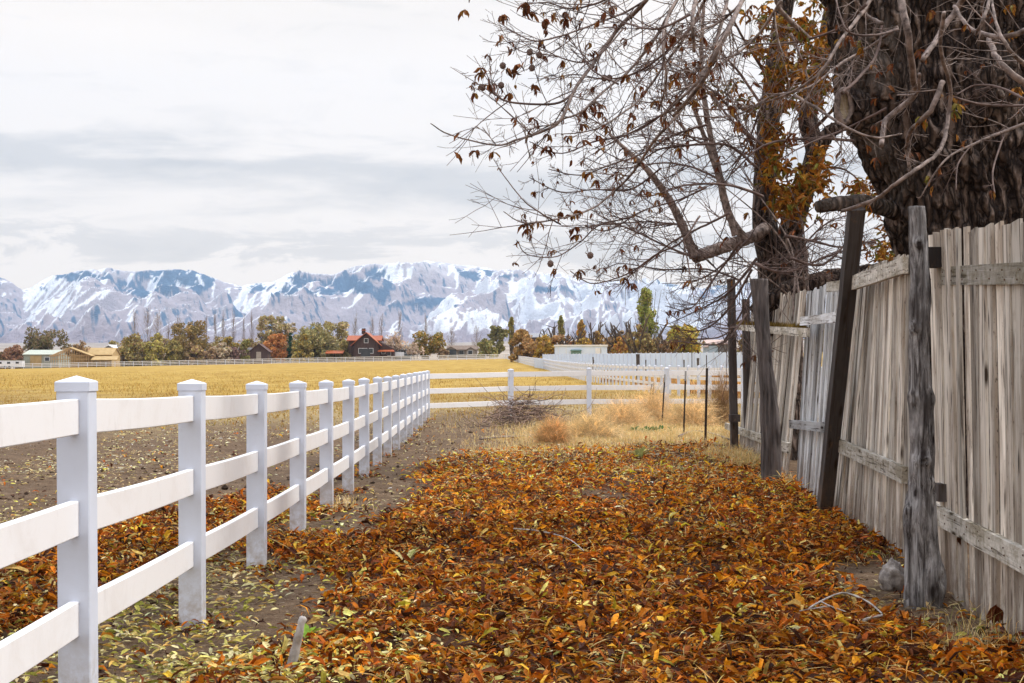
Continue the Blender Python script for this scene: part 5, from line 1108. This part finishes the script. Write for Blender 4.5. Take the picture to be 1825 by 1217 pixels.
T_ = [('round', 87, 588, 70, DOL, 'dark olive round tree behind the pale metal barn'), ('spread', 154, 585, 64, BRN, 'brown spreading tree in front of the half-built house'),
 ('bush', 345, 612, 40, BRN+OLV[:1], 'tawny scrub between the brown-olive tree and the low shed'), ('bush', 262, 618, 34, GRY+OLV, 'grey-green scrub at the foot of the broad olive bush'), ('bush', 213, 622, 30, BRN+GRY, 'tan scrub just right of the half-built house'), ('bush', 395, 612, 34, GRY+BRN[:1], 'pale grey scrub under the thin poplars'),
 ('bush', 540, 596, 36, OLV+GLD[:1], 'golden-green bush between conifer and soft willow'), ('bush', 586, 600, 40, OLV+GRY, 'dull olive bush under the right side of the soft willow'), ('bush', 640, 604, 30, BRN+OLV, 'brown thicket behind the barn left roof'), ('brush', 738, 606, 30, [(.40, .32, .25), (.33, .27, .2)], 'pale brush between the grey shed and the round green-orange tree'), ('bush', 790, 622, 20, BRN, 'low brown shrub left of the brown house'),
 ('bush', 25, 617, 40, [(.20, .11, .07), (.26, .16, .1)], 'reddish brown bushes at the far left edge'), ('bush', 50, 629, 44, GRY, 'grey-brown scrub left of the metal barn'), ('bush', 2, 627, 24, BRN, 'brown scrub cut by the left picture edge'),
 ('bush', 236, 595, 58, OLV+BRN[:1], 'broad olive bush right of the half-built house'), ('bush', 283, 596, 46, OLV+YGR[:1], 'yellow-olive bush in the middle of the left clump'), ('round', 334, 575, 62, [(.19, .14, .05), (.24, .17, .06), (.15, .12, .05)], 'tall brown-olive tree right of the yellow-olive bush'), ('bush', 310, 605, 30, OLV, 'small olive bush under the brown-olive tree'),
 ('bare', 240, 560, 16, PLB, 'pale bare poplar, leftmost of the poplar row'), ('bare', 263, 556, 22, PLB, 'pale bare poplar over the broad olive bush'), ('bare', 281, 560, 20, PLB+GLD[:1], 'bare poplar with a few golden leaves'), ('bare', 300, 586, 10, PLB, 'short faint bare poplar left of the brown-olive tree'), ('bare', 318, 571, 16, PLB, 'bare poplar rising left behind the brown-olive tree'),
 ('bare', 367, 569, 8, PLB, 'thin bare poplar right of the brown-olive tree'), ('bare', 383, 567, 9, PLB, 'second thin bare poplar right of the brown-olive tree'), ('bare', 398, 565, 9, PLB, 'third thin bare poplar right of the brown-olive tree'), ('bare', 416, 565, 10, PLB, 'fourth thin bare poplar right of the brown-olive tree'), ('bare', 434, 572, 8, PLB, 'short thin bare poplar near the dark gabled shed'), ('bare', 449, 565, 10, PLB, 'bare poplar just behind the dark gabled shed'),
 ('bush', 410, 600, 30, GLD+OLV, 'golden olive bush between thin poplars'), ('bush', 438, 604, 20, GRN+OLV, 'small green bush left of the dark gabled shed'), ('bush', 420, 622, 62, [(.12, .075, .06), (.18, .12, .1)], 'low dark reddish scrub before the small dark roofs'), ('bush', 378, 622, 24, BRN, 'brown scrub beside the brown-olive tree'),
 ('round', 484, 561, 46, GRY+OLV, 'tall grey-olive tree above the orange bush'), ('round', 514, 574, 32, GRY+OLV[:1], 'grey-olive tree above the dark conifer'), ('bush', 491, 594, 44, ORB, 'orange bush right of the dark gabled shed'), ('conifer', 518, 594, 19, CON, 'dark green conifer beside the orange bush'), ('bush', 527, 608, 18, OLV, 'small olive bush at the foot of the conifer'),
 ('bush', 561, 580, 78, [(.21, .19, .08), (.26, .23, .10), (.16, .15, .07)], 'large soft olive willow left of the red-roofed barn'), ('round', 600, 574, 46, OLV+GRY[:1], 'olive tree behind the red-roofed barn'), ('bush', 615, 606, 28, OLV, 'small olive tree in front of the barn left wing'),
 ('bare', 633, 570, 12, PLB+OLV[:1], 'bare poplar above the barn left roof'), ('bare', 663, 569, 9, PLB, 'bare poplar above the barn right roof'), ('bare', 680, 563, 12, PLB, 'taller bare poplar right of the barn'), ('bare', 713, 565, 16, PLB, 'wide bare poplar over the grey shed'), ('bare', 759, 566, 7, PLB, 'thin bare poplar above the round green-orange tree'),
 ('brush', 700, 586, 44, [(.42, .33, .25), (.36, .28, .2)], 'pale tan brush behind the right wing of the barn'), ('round', 764, 592, 48, [(.20, .16, .04), (.28, .17, .04), (.14, .13, .035)], 'compact round green-orange tree between barn and brown house'), ('bare', 805, 590, 18, PLB, 'faint bare tree behind the brown house'), ('bare', 850, 585, 18, PLB, 'faint bare tree right of the brown house'),
 ('bush', 866, 605, 34, OLV+GRN[:1], 'olive bush right of the brown house'), ('round', 887, 581, 32, [(.13, .125, .05), (.18, .165, .065)], 'dark olive tree at the end of the far fence')]
qq = np.random.default_rng(55)
LM = ['plywood porch of the half-built house', 'left half of the broad olive bush', 'right half of the broad olive bush', 'gap between the broad olive and yellow-olive bushes', 'left side of the yellow-olive bush', 'right side of the yellow-olive bush', 'small olive bush left of the brown-olive tree', 'left edge of the tall brown-olive tree', 'right edge of the tall brown-olive tree', 'tawny scrub right of the brown-olive tree', 'low dark-roofed shed left of the poplars', 'first pair of thin poplars', 'golden olive bush between the poplars', 'long dark-roofed shed', 'gap between long shed and gabled shed', 'gabled dark brown shed', 'left side of the orange bush', 'right side of the orange bush', 'dark green conifer', 'gap between conifer and soft willow', 'left side of the large soft willow', 'middle of the large soft willow', 'right side of the large soft willow', 'carport roof left of the barn house', 'small olive tree before the barn left wing', 'dark gable of the barn house']
BELT = [('olive' if i % 4 in (0, 2) else 'grey-tan')+' thicket in the scrub belt behind the '+l for i, l in enumerate(LM)]
for i_ in range(26):
    px_ = 198+i_*17+qq.uniform(-7, 7); far_tree('brush' if i_ % 3 == 1 else 'bush', px_, qq.uniform(594, 609) if px_ < 640 else qq.uniform(608, 618), qq.uniform(34, 48), [OLV+BRN[:1], GRY+BRN, BRN+OLV[:1], GRY+OLV][i_ % 4], BELT[i_], 'thickets in the belt behind the distant fence', Z=470.+qq.uniform(-6, 14), nleaf=1500)
for k_, px, top, w, pal, lab in T_: far_tree(k_, px, top, w*(1.22 if k_ in ('bush', 'round') else 1.35 if k_ == 'bare' else 1.05), pal, lab, Z=FT+({'bare': 45, 'round': 12}.get(k_, 0))+(px*7 % 9)-(18 if lab.startswith('brown spreading') else 0))
U_ = [('poplar', 912, 565, 16, GRN+OLV, 'green-tipped poplar at the left of the lopped willows', 330), ('bush', 930, 588, 46, [(.30, .19, .07), (.24, .16, .06)], 'rusty willow scrub above the end of the long white fence', 320), ('bush', 970, 600, 44, GLD, 'golden scrub left of the white shed', 315), ('poplar', 1000, 563, 18, GRN+OLV, 'small green poplar above the white shed', 340),
 ('lopped', 985, 582, 46, [(.30, .18, .08), (.24, .16, .08)], 'lopped willow behind the left part of the white shed', 318), ('poplar', 1036, 571, 24, GLD+ORB[:1], 'golden upright tree above the white shed', 335), ('lopped', 1062, 573, 36, BRN+GLD[:1], 'lopped tree with thick dark stubs right above the white shed', 325), ('lopped', 1012, 586, 34, BRN+ORB[:1], 'brown lopped willow above the middle of the white shed', 322),
 ('bush', 1108, 600, 36, ORB+GLD, 'orange bush right of the white shed', 300), ('lopped', 1116, 568, 30, BRN, 'dark lopped trunk cluster left of the tall green poplar', 305), ('poplar', 1153, 513, 58, [(.20, .24, .05), (.15, .17, .05), (.26, .25, .09)], 'tall green poplar, the tallest of the yard trees', 300), ('lopped', 1140, 560, 46, BRN+OLV, 'leaning lopped trunks at the foot of the tall green poplar', 292), ('brush', 1165, 590, 44, OLV+BRN, 'olive-brown brush right of the tall poplar foot', 290),
 ('bush', 1212, 580, 84, YGR+GLD[:1], 'yellow-green willow left of the blue-grey building', 300), ('lopped', 1185, 596, 26, BRN, 'bent bare stub tree left of the yellow-green willow', 285), ('bush', 1075, 612, 30, BRN, 'brown scrub against the right end of the white shed', 310),
 ('brush', 948, 590, 50, [(.34, .22, .10), (.28, .19, .09)], 'rusty leafless thicket over the far end of the slanting white fence', 316), ('bush', 1045, 603, 44, GLD+BRN[:1], 'golden thicket over the right half of the white shed', 316), ('brush', 1090, 590, 40, [(.36, .25, .12), (.28, .2, .1)], 'tan leafless thicket right of the white shed', 306), ('brush', 1135, 592, 50, BRN+OLV, 'dense brown thicket under the tall green poplar', 303), ('bush', 1165, 606, 40, OLV+BRN, 'low olive thicket right of the leaning trunks', 297), ('bush', 1230, 598, 40, YGR+OLV[:1], 'pale yellow-green bush at the right of the willow', 304),
 ('bush', 1340, 590, 60, BRN+OLV, 'brown bush glimpsed behind the far end post', 300), ('round', 1480, 560, 90, OLV, 'olive tree glimpsed beyond the board fence', 300)]
for k_, px, top, w, pal, lab, Z in U_: far_tree(k_, px, top, w, pal, lab, 'trees round the yard beyond the white fences', Z=float(Z))

# ------------------------------------------------------------------ buildings
def gable(root, X0, X1, Y0, Y1, z0, ze, zr, axis, wall, roof, over=.4, th=.14, wname='wall', rname='roof'):
    """local coordinates; ridge along 'x' or 'y'"""
    mb = MB(); cx, cy = (X0+X1)/2, (Y0+Y1)/2
    if axis == 'x':
        v = [(X0, Y0, z0), (X1, Y0, z0), (X1, Y1, z0), (X0, Y1, z0), (X0, Y0, ze), (X1, Y0, ze), (X1, Y1, ze), (X0, Y1, ze), (X0, cy, zr), (X1, cy, zr)]
        mb.add(v, [[0, 1, 5, 4], [2, 3, 7, 6], [3, 0, 4, 7], [1, 2, 6, 5]], [[4, 8, 7], [5, 6, 9]])
    else:
        v = [(X0, Y0, z0), (X1, Y0, z0), (X1, Y1, z0), (X0, Y1, z0), (X0, Y0, ze), (X1, Y0, ze), (X1, Y1, ze), (X0, Y1, ze), (cx, Y0, zr), (cx, Y1, zr)]
        mb.add(v, [[0, 1, 5, 4], [2, 3, 7, 6], [3, 0, 4, 7], [1, 2, 6, 5]], [[4, 5, 8], [6, 7, 9]])
    w = mb.build(wname, wall, root); rf = MB()
    if axis == 'x':
        s = (zr-ze)/(cy-Y0); 
        for sg in (-1, 1):
            ye = cy+sg*((Y1-Y0)/2+over); zz = zr-s*((Y1-Y0)/2+over); a = [(X0-over, ye, zz), (X1+over, ye, zz), (X1+over, cy, zr), (X0-over, cy, zr)]; a = np.array(a)+np.array([0, 0, .03]); rf.add(np.vstack([a, a+np.array([0, 0, th])]), [[0, 1, 2, 3], [4, 5, 6, 7], [0, 1, 5, 4], [1, 2, 6, 5], [2, 3, 7, 6], [3, 0, 4, 7]])
    else:
        s = (zr-ze)/(cx-X0)
        for sg in (-1, 1):
            xe = cx+sg*((X1-X0)/2+over); zz = zr-s*((X1-X0)/2+over); a = [(xe, Y0-over, zz), (xe, Y1+over, zz), (cx, Y1+over, zr), (cx, Y0-over, zr)]; a = np.array(a)+np.array([0, 0, .03]); rf.add(np.vstack([a, a+np.array([0, 0, th])]), [[0, 1, 2, 3], [4, 5, 6, 7], [0, 1, 5, 4], [1, 2, 6, 5], [2, 3, 7, 6], [3, 0, 4, 7]])
    return w, rf.build(rname, roof, root)
def place(px, Z, name, label, cat='house', group=None):
    X = (px-CX)*Z/F; return thing(name, (X, Z, tz(X, Z)), label, cat, group), Z/F, tz(X, Z)
GLASS = noisy('dark_glass', (.03, .035, .04), (.06, .065, .07), 1, .2); DWALL = noisy('dark_wood_wall', (.045, .026, .022), (.085, .05, .042), .8, .8, (6, 6, .5)); RROOF = noisy('rust_metal_roof', (.27, .06, .016), (.38, .10, .028), .5, .5, (8, 1, 1)); WTRIM = noisy('white_trim', (.65, .65, .66), (.78, .78, .78), 2, .6)
GROOF = noisy('shingle_grey', (.10, .09, .085), (.17, .155, .15), 1.5, .9); BROOF = noisy('shingle_brown', (.13, .09, .065), (.21, .155, .12), 1.5, .9); TWALL = noisy('tan_wall', (.26, .22, .18), (.36, .31, .26), 1, .9); PWALL = noisy('pale_metal_wall', (.24, .25, .20), (.32, .33, .27), .6, .6, (6, 1, 1)); PLY = noisy('plywood', (.34, .225, .09), (.46, .32, .15), .8, .8); STUD = noisy('studs', (.34, .21, .09), (.48, .31, .15), 1, .8); BLUEW = noisy('blue_grey_wall', (.26, .34, .44), (.34, .42, .52), .5, .6, (5, 1, 1)); PROOF = noisy('pink_tan_roof', (.42, .30, .26), (.52, .39, .34), 1, .8); TEAL = noisy('teal_glass', (.12, .24, .26), (.2, .34, .36), 1, .2)
def win(parent, x, z, w, h, y=-.03, mat=None):
    f = MB().box((x, y, z), (w+.2, .06, h+.2)).build('window', WTRIM, parent); MB().box((x, y-.035, z), (w, .03, h)).build('pane', mat or GLASS, f)
def ypx(y, Z, g): return CH+(HY-y)*Z/F-g
# red-roofed barn house
o, k, g = place(655, 425, 'barn_house', 'dark wooden barn house with rust red metal roofs and a cupola'); Zt = 425; H = lambda y: ypx(y, Zt, g); X = lambda p: (p-655)*k
gable(o, X(630), X(674), 1.0, 12, -.5, H(612), H(593), 'y', DWALL, RROOF, .9, .2)
gable(o, X(617), X(674), 6, 13, -.5, H(606), H(598), 'x', DWALL, RROOF, .5, .2)
MB().add([(X(674), 2, H(608)), (X(702), 2, H(622)), (X(702), 11, H(622)), (X(674), 11, H(608)), (X(674), 2, -.5), (X(702), 2, -.5), (X(702), 11, -.5), (X(674), 11, -.5)], [[4, 5, 1, 0], [5, 6, 2, 1], [6, 7, 3, 2], [0, 1, 2, 3]]).build('wing', DWALL, o)
MB().add([(X(673), .2, H(627)), (X(703), .2, H(627)), (X(700), 2.2, H(623.5)), (X(673), 2.2, H(623.5)), (X(673), .2, H(625.8)), (X(703), .2, H(625.8)), (X(700), 2.2, H(622.6)), (X(673), 2.2, H(622.6))], [[0, 1, 2, 3], [4, 5, 6, 7], [0, 1, 5, 4], [1, 2, 6, 5], [3, 0, 4, 7]]).build('porch_roof', RROOF, o)
MB().add([(X(578), 2, H(629)), (X(610), 2, H(629)), (X(610), 6, H(624)), (X(578), 6, H(624)), (X(578), 2, H(630)), (X(610), 2, H(630))], [[0, 1, 2, 3], [4, 5, 1, 0]]).build('carport_roof', RROOF, o)
for p in (580, 594, 608): MB().box((X(p), 3, H(629)/2-.2), (.2, .2, H(629)+.4)).build('porch_post', DWALL, o)
for p in (676, 689, 701): MB().box((X(p), .6, H(627)/2-.2), (.25, .25, H(627)+.4)).build('porch_post', DWALL, o)
cu = MB().box((X(645), 5, H(589.5)), (1.0, 1.0, 1.6)).build('cupola', DWALL, o); mb = MB().add([(X(645)-.8, 4.2, H(588)), (X(645)+.8, 4.2, H(588)), (X(645)+.8, 5.8, H(588)), (X(645)-.8, 5.8, H(588)), (X(645), 5, H(585))], [[0, 1, 2, 3]], [[0, 1, 4], [1, 2, 4], [2, 3, 4], [3, 0, 4]]).build('cupola_roof', RROOF, o)
for p in (642, 650, 661): win(o, X(p), H(625), 1.0, 1.3, .95)
MB().box((X(651), .9, H(629)), (2.6, .12, 2.4)).build('barn_door', GLASS, o); win(o, X(652), H(607), 1., 1.1, .95)
for p, yy in ((682, 618), (692, 621)): win(o, X(p), H(yy+9), 1.0, 1., 1.95)
# grey shed, brown house, gabled shed and others
o, k, g = place(719, 432, 'grey_shed', 'small grey-blue shed right of the red-roofed barn', 'shed'); H = lambda y: ypx(y, 432, g); gable(o, -14*k, 13*k, 0, 5, -.5, H(624), H(616.5), 'x', noisy('slate_wall', (.13, .15, .16), (.2, .22, .23), 1, .8), GROOF, .2); win(o, 0, H(627), 1.4, .8)
MB().box((-1, -1.8, H(631)), (2.6, 1.6, 1.1)).build('porch', WTRIM, o)
o, k, g = place(822, 440, 'brown_house', 'low brown-roofed house with a stone gable at the end of the far fence'); H = lambda y: ypx(y, 440, g); gable(o, -24*k, 26*k, 2, 12, -.5, H(623), H(616), 'x', TWALL, BROOF, .5); gable(o, -29*k, -7*k, -1.5, 6, -.5, H(624.5), H(618.5), 'y', TWALL, BROOF, .4); gable(o, 8*k, 26*k, .2, 5, -.5, H(624.5), H(619.5), 'y', TWALL, BROOF, .4)
MB().box((-17*k, -1.6, H(629)), (2.8, .1, 2.0)).build('garage_door', GLASS, o); win(o, 0, H(628), 1.3, 1.1, 1.95); win(o, 16*k, H(628), 1.2, 1.1, .15)
o, k, g = place(461, 418, 'gabled_shed', 'small dark brown gabled shed left of the orange bush', 'shed'); H = lambda y: ypx(y, 418, g); gable(o, -15*k, 16*k, 0, 5, -.5, H(625), H(613), 'y', DWALL, noisy('dark_roof', (.07, .04, .035), (.12, .07, .06), 1, .8), .5); MB().box((0, -.05, H(634)), (1.3, .08, 2.2)).build('door', TWALL, o)
for px, w, l, hh in ((382, 17, 'low dark-roofed shed behind the scrub left of the poplars', 619), (424, 24, 'long dark-roofed shed behind the reddish scrub', 620)):
    o, k, g = place(px, 450, 'low_shed', l, 'shed'); H = lambda y: ypx(y, 450, g); gable(o, -w*k, w*k, 0, 6, -.5, H(hh+7), H(hh), 'x', DWALL, GROOF, .4); win(o, 0, H(hh+12), 1.2, .9)
o, k, g = place(72, 428, 'metal_barn', 'pale green-grey metal barn at far left', 'barn'); H = lambda y: ypx(y, 428, g)
gable(o, -30*k, 32*k, 0, 12, -.5, H(632), H(624), 'x', PWALL, noisy('pale_roof', (.36, .39, .32), (.46, .48, .40), .6, .5, (5, 1, 1)), .3); MB().box((-8*k, -.05, H(643)), (3.2, .1, 3)).build('door', PLY, o); win(o, 12*k, H(640), 1.2, 1.)
o, k, g = place(192, 436, 'gabled_house', 'dark house gable with white trim behind the half-built house'); H = lambda y: ypx(y, 436, g)
gable(o, -13*k, 16*k, 0, 8, -.5, H(624), H(616), 'y', GROOF, WTRIM, .3, .3); gable(o, -2*k, 20*k, 3, 11, -.5, H(622), H(616.3), 'x', GROOF, GROOF, .3); win(o, 0, H(626), 1, 1)
# half-built house: open stud walls, plywood roof
o, k, g = place(140, 412, 'half_built_house', 'half-built house with open stud frame and bare plywood roof'); H = lambda y: ypx(y, 412, g); X = lambda p: (p-140)*k
w, rf = gable(o, X(118), X(192), 4, 13, -.5, H(632), H(620), 'x', PLY, PLY, .3)
x0, x1, xc = X(91), X(158), X(124); mb = MB()
for i in range(17):
    x = x0+(x1-x0)*i/16; top = H(634)+(H(620)-H(634))*(1-abs(x-xc)/(xc-x0 if x < xc else x1-xc)); mb.box((x, 0, top/2), (.14, .12, top)); mb.box((x, 4.2, top/2), (.14, .12, top))
for z in (H(634), .05, H(640)): mb.box(((x0+x1)/2, .0, z), (x1-x0, .16, .18))
for y in (0, 2, 4.2):
    mb.tube([(x0-.5, y, H(635)), (xc, y, H(619.5))], .12, 4); mb.tube([(xc, y, H(619.5)), (x1+.5, y, H(635))], .12, 4)
mb.build('stud_frame', STUD, o)
MB().add([(xc, -.4, H(618.6)), (x1+.8, -.4, H(633.6)), (x1+.8, 6, H(633.6)), (xc, 6, H(618.6)), (xc, -.4, H(619.4)), (x1+.8, -.4, H(634.4)), (x1+.8, 6, H(634.4)), (xc, 6, H(619.4))], [[0, 1, 2, 3], [4, 5, 6, 7], [0, 1, 5, 4], [1, 2, 6, 5]]).build('roof', PLY, o)
MB().add([(X(165), -2, H(641)), (X(212), -2, H(641)), (X(205), 4, H(634)), (X(160), 4, H(634)), (X(165), -2, H(642)), (X(212), -2, H(642))], [[0, 1, 2, 3], [0, 1, 5, 4]]).build('porch_roof', PLY, o)
for p in (167, 182, 197, 210): MB().box((X(p), -1.8, H(641)/2), (.15, .15, H(641))).build('porch_post', STUD, o)
o, k, g = place(18, 425, 'long_trailer', 'long low white trailer at the left picture edge', 'trailer'); H = lambda y: ypx(y, 425, g)
b = MB().box((0, 0, 1.5), (7.5, 2.4, 1.7)).build('body', WTRIM, o); MB().box((0, 0, 2.42), (7.7, 2.6, .12)).build('roof', PWALL, o)
for x in (-1, 0.2): MB().tube([(x, -1.25, .45), (x, -1.0, .45)], .42, 14).build('wheel', GLASS, o)
for x in (-2.4, 0, 2.4): win(b, x, 1.7, .9, .6, -1.22)
# sheds and roofs round the yard
o, k, g = place(1036, 285, 'white_shed', 'long flat-roofed white shed with a teal window behind the white fences', 'shed'); H = lambda y: ypx(y, 285, g); W2 = 46*k
b = MB().box((0, 3, H(617)/2-.3), (2*W2, 6, H(617)+.6)).build('wall', VSOLID, o); MB().box((0, 3, H(615.6)), (2*W2+.3, 6.3, .28)).build('roof', WTRIM, o)
MB().box((-1, -.04, H(628)), (1.9, .08, 1.1)).build('window', TEAL, o); MB().box((-1, -.3, H(624.5)), (2.2, .6, .10)).build('awning', TEAL, o); MB().box((3.2, -.03, H(630)), (1.1, .06, 2.1)).build('door', WTRIM, o)
for x in (-W2+.5, -W2+2.0, W2-1.2): MB().box((x, -.03, H(626)), (.08, .06, 2.6)).build('panel_trim', WTRIM, o)
for px, w, yt, Z, l in ((962, 30, 594, 420, 'grey flat farm roof seen between the lopped willows at left'), (1086, 18, 601, 400, 'grey roof right of the white shed')):
    o, k, g = place(px, Z, 'farm_building', l, 'building'); H = lambda y: ypx(y, Z, g); gable(o, -w*k, w*k, 0, 9, -.5, H(yt+7), H(yt), 'x', DWALL, noisy('slate_roof', (.20, .20, .21), (.29, .29, .31), 1, .7), .5); win(o, 0, H(yt+13), 1.2, 1.)
o, k, g = place(1284, 330, 'blue_building', 'blue-grey building with a pinkish roof beside the far end post'); H = lambda y: ypx(y, 330, g); gable(o, -22*k, 26*k, 0, 9, -.5, H(613), H(606), 'x', BLUEW, PROOF, .4); gable(o, -24*k, -8*k, -3, 4, -.5, H(617), H(611), 'y', BLUEW, PROOF, .3); MB().box((4*k, -.05, H(621)), (2.6, .1, 2.6)).build('door', GROOF, o); win(o, 16*k, H(619), 1.3, 1.)
o, k, g = place(1243, 325, 'parked_truck', 'small white vehicle parked left of the blue-grey building', 'vehicle')
b = MB().add([(-2.3, -.9, .45), (2.3, -.9, .45), (2.3, .9, .45), (-2.3, .9, .45), (-2.3, -.9, 1.1), (2.3, -.9, 1.1), (2.3, .9, 1.1), (-2.3, .9, 1.1)], [[0, 1, 5, 4], [1, 2, 6, 5], [2, 3, 7, 6], [3, 0, 4, 7], [4, 5, 6, 7], [3, 2, 1, 0]]).build('body', WTRIM, o)
MB().add([(-1.2, -.85, 1.1), (.9, -.85, 1.1), (.9, .85, 1.1), (-1.2, .85, 1.1), (-.8, -.75, 1.75), (.5, -.75, 1.75), (.5, .75, 1.75), (-.8, .75, 1.75)], [[0, 1, 5, 4], [1, 2, 6, 5], [2, 3, 7, 6], [3, 0, 4, 7], [4, 5, 6, 7]]).build('cab', GLASS, o)
for x in (-1.5, 1.5): MB().tube([(x, -.95, .36), (x, .95, .36)], .36, 14).build('wheels', GLASS, o)

# ------------------------------------------------------------------ air
def haze():
    mb = MB().box((0, 4500, 950), (15500, 11400, 2000)); 
    m = bpy.data.materials.new('haze'); m.use_nodes = True; n = m.node_tree.nodes; n.clear(); out = n.new('ShaderNodeOutputMaterial'); pv = n.new('ShaderNodeVolumePrincipled')
    pv.inputs['Color'].default_value = (.52, .72, 1.0, 1); pv.inputs['Density'].default_value = HAZE; pv.inputs['Anisotropy'].default_value = .2
    m.node_tree.links.new(pv.outputs[0], out.inputs['Volume']); o = mb.build('haze', m, kind='stuff')
HAZE = 6.5e-5
if HAZE: haze()
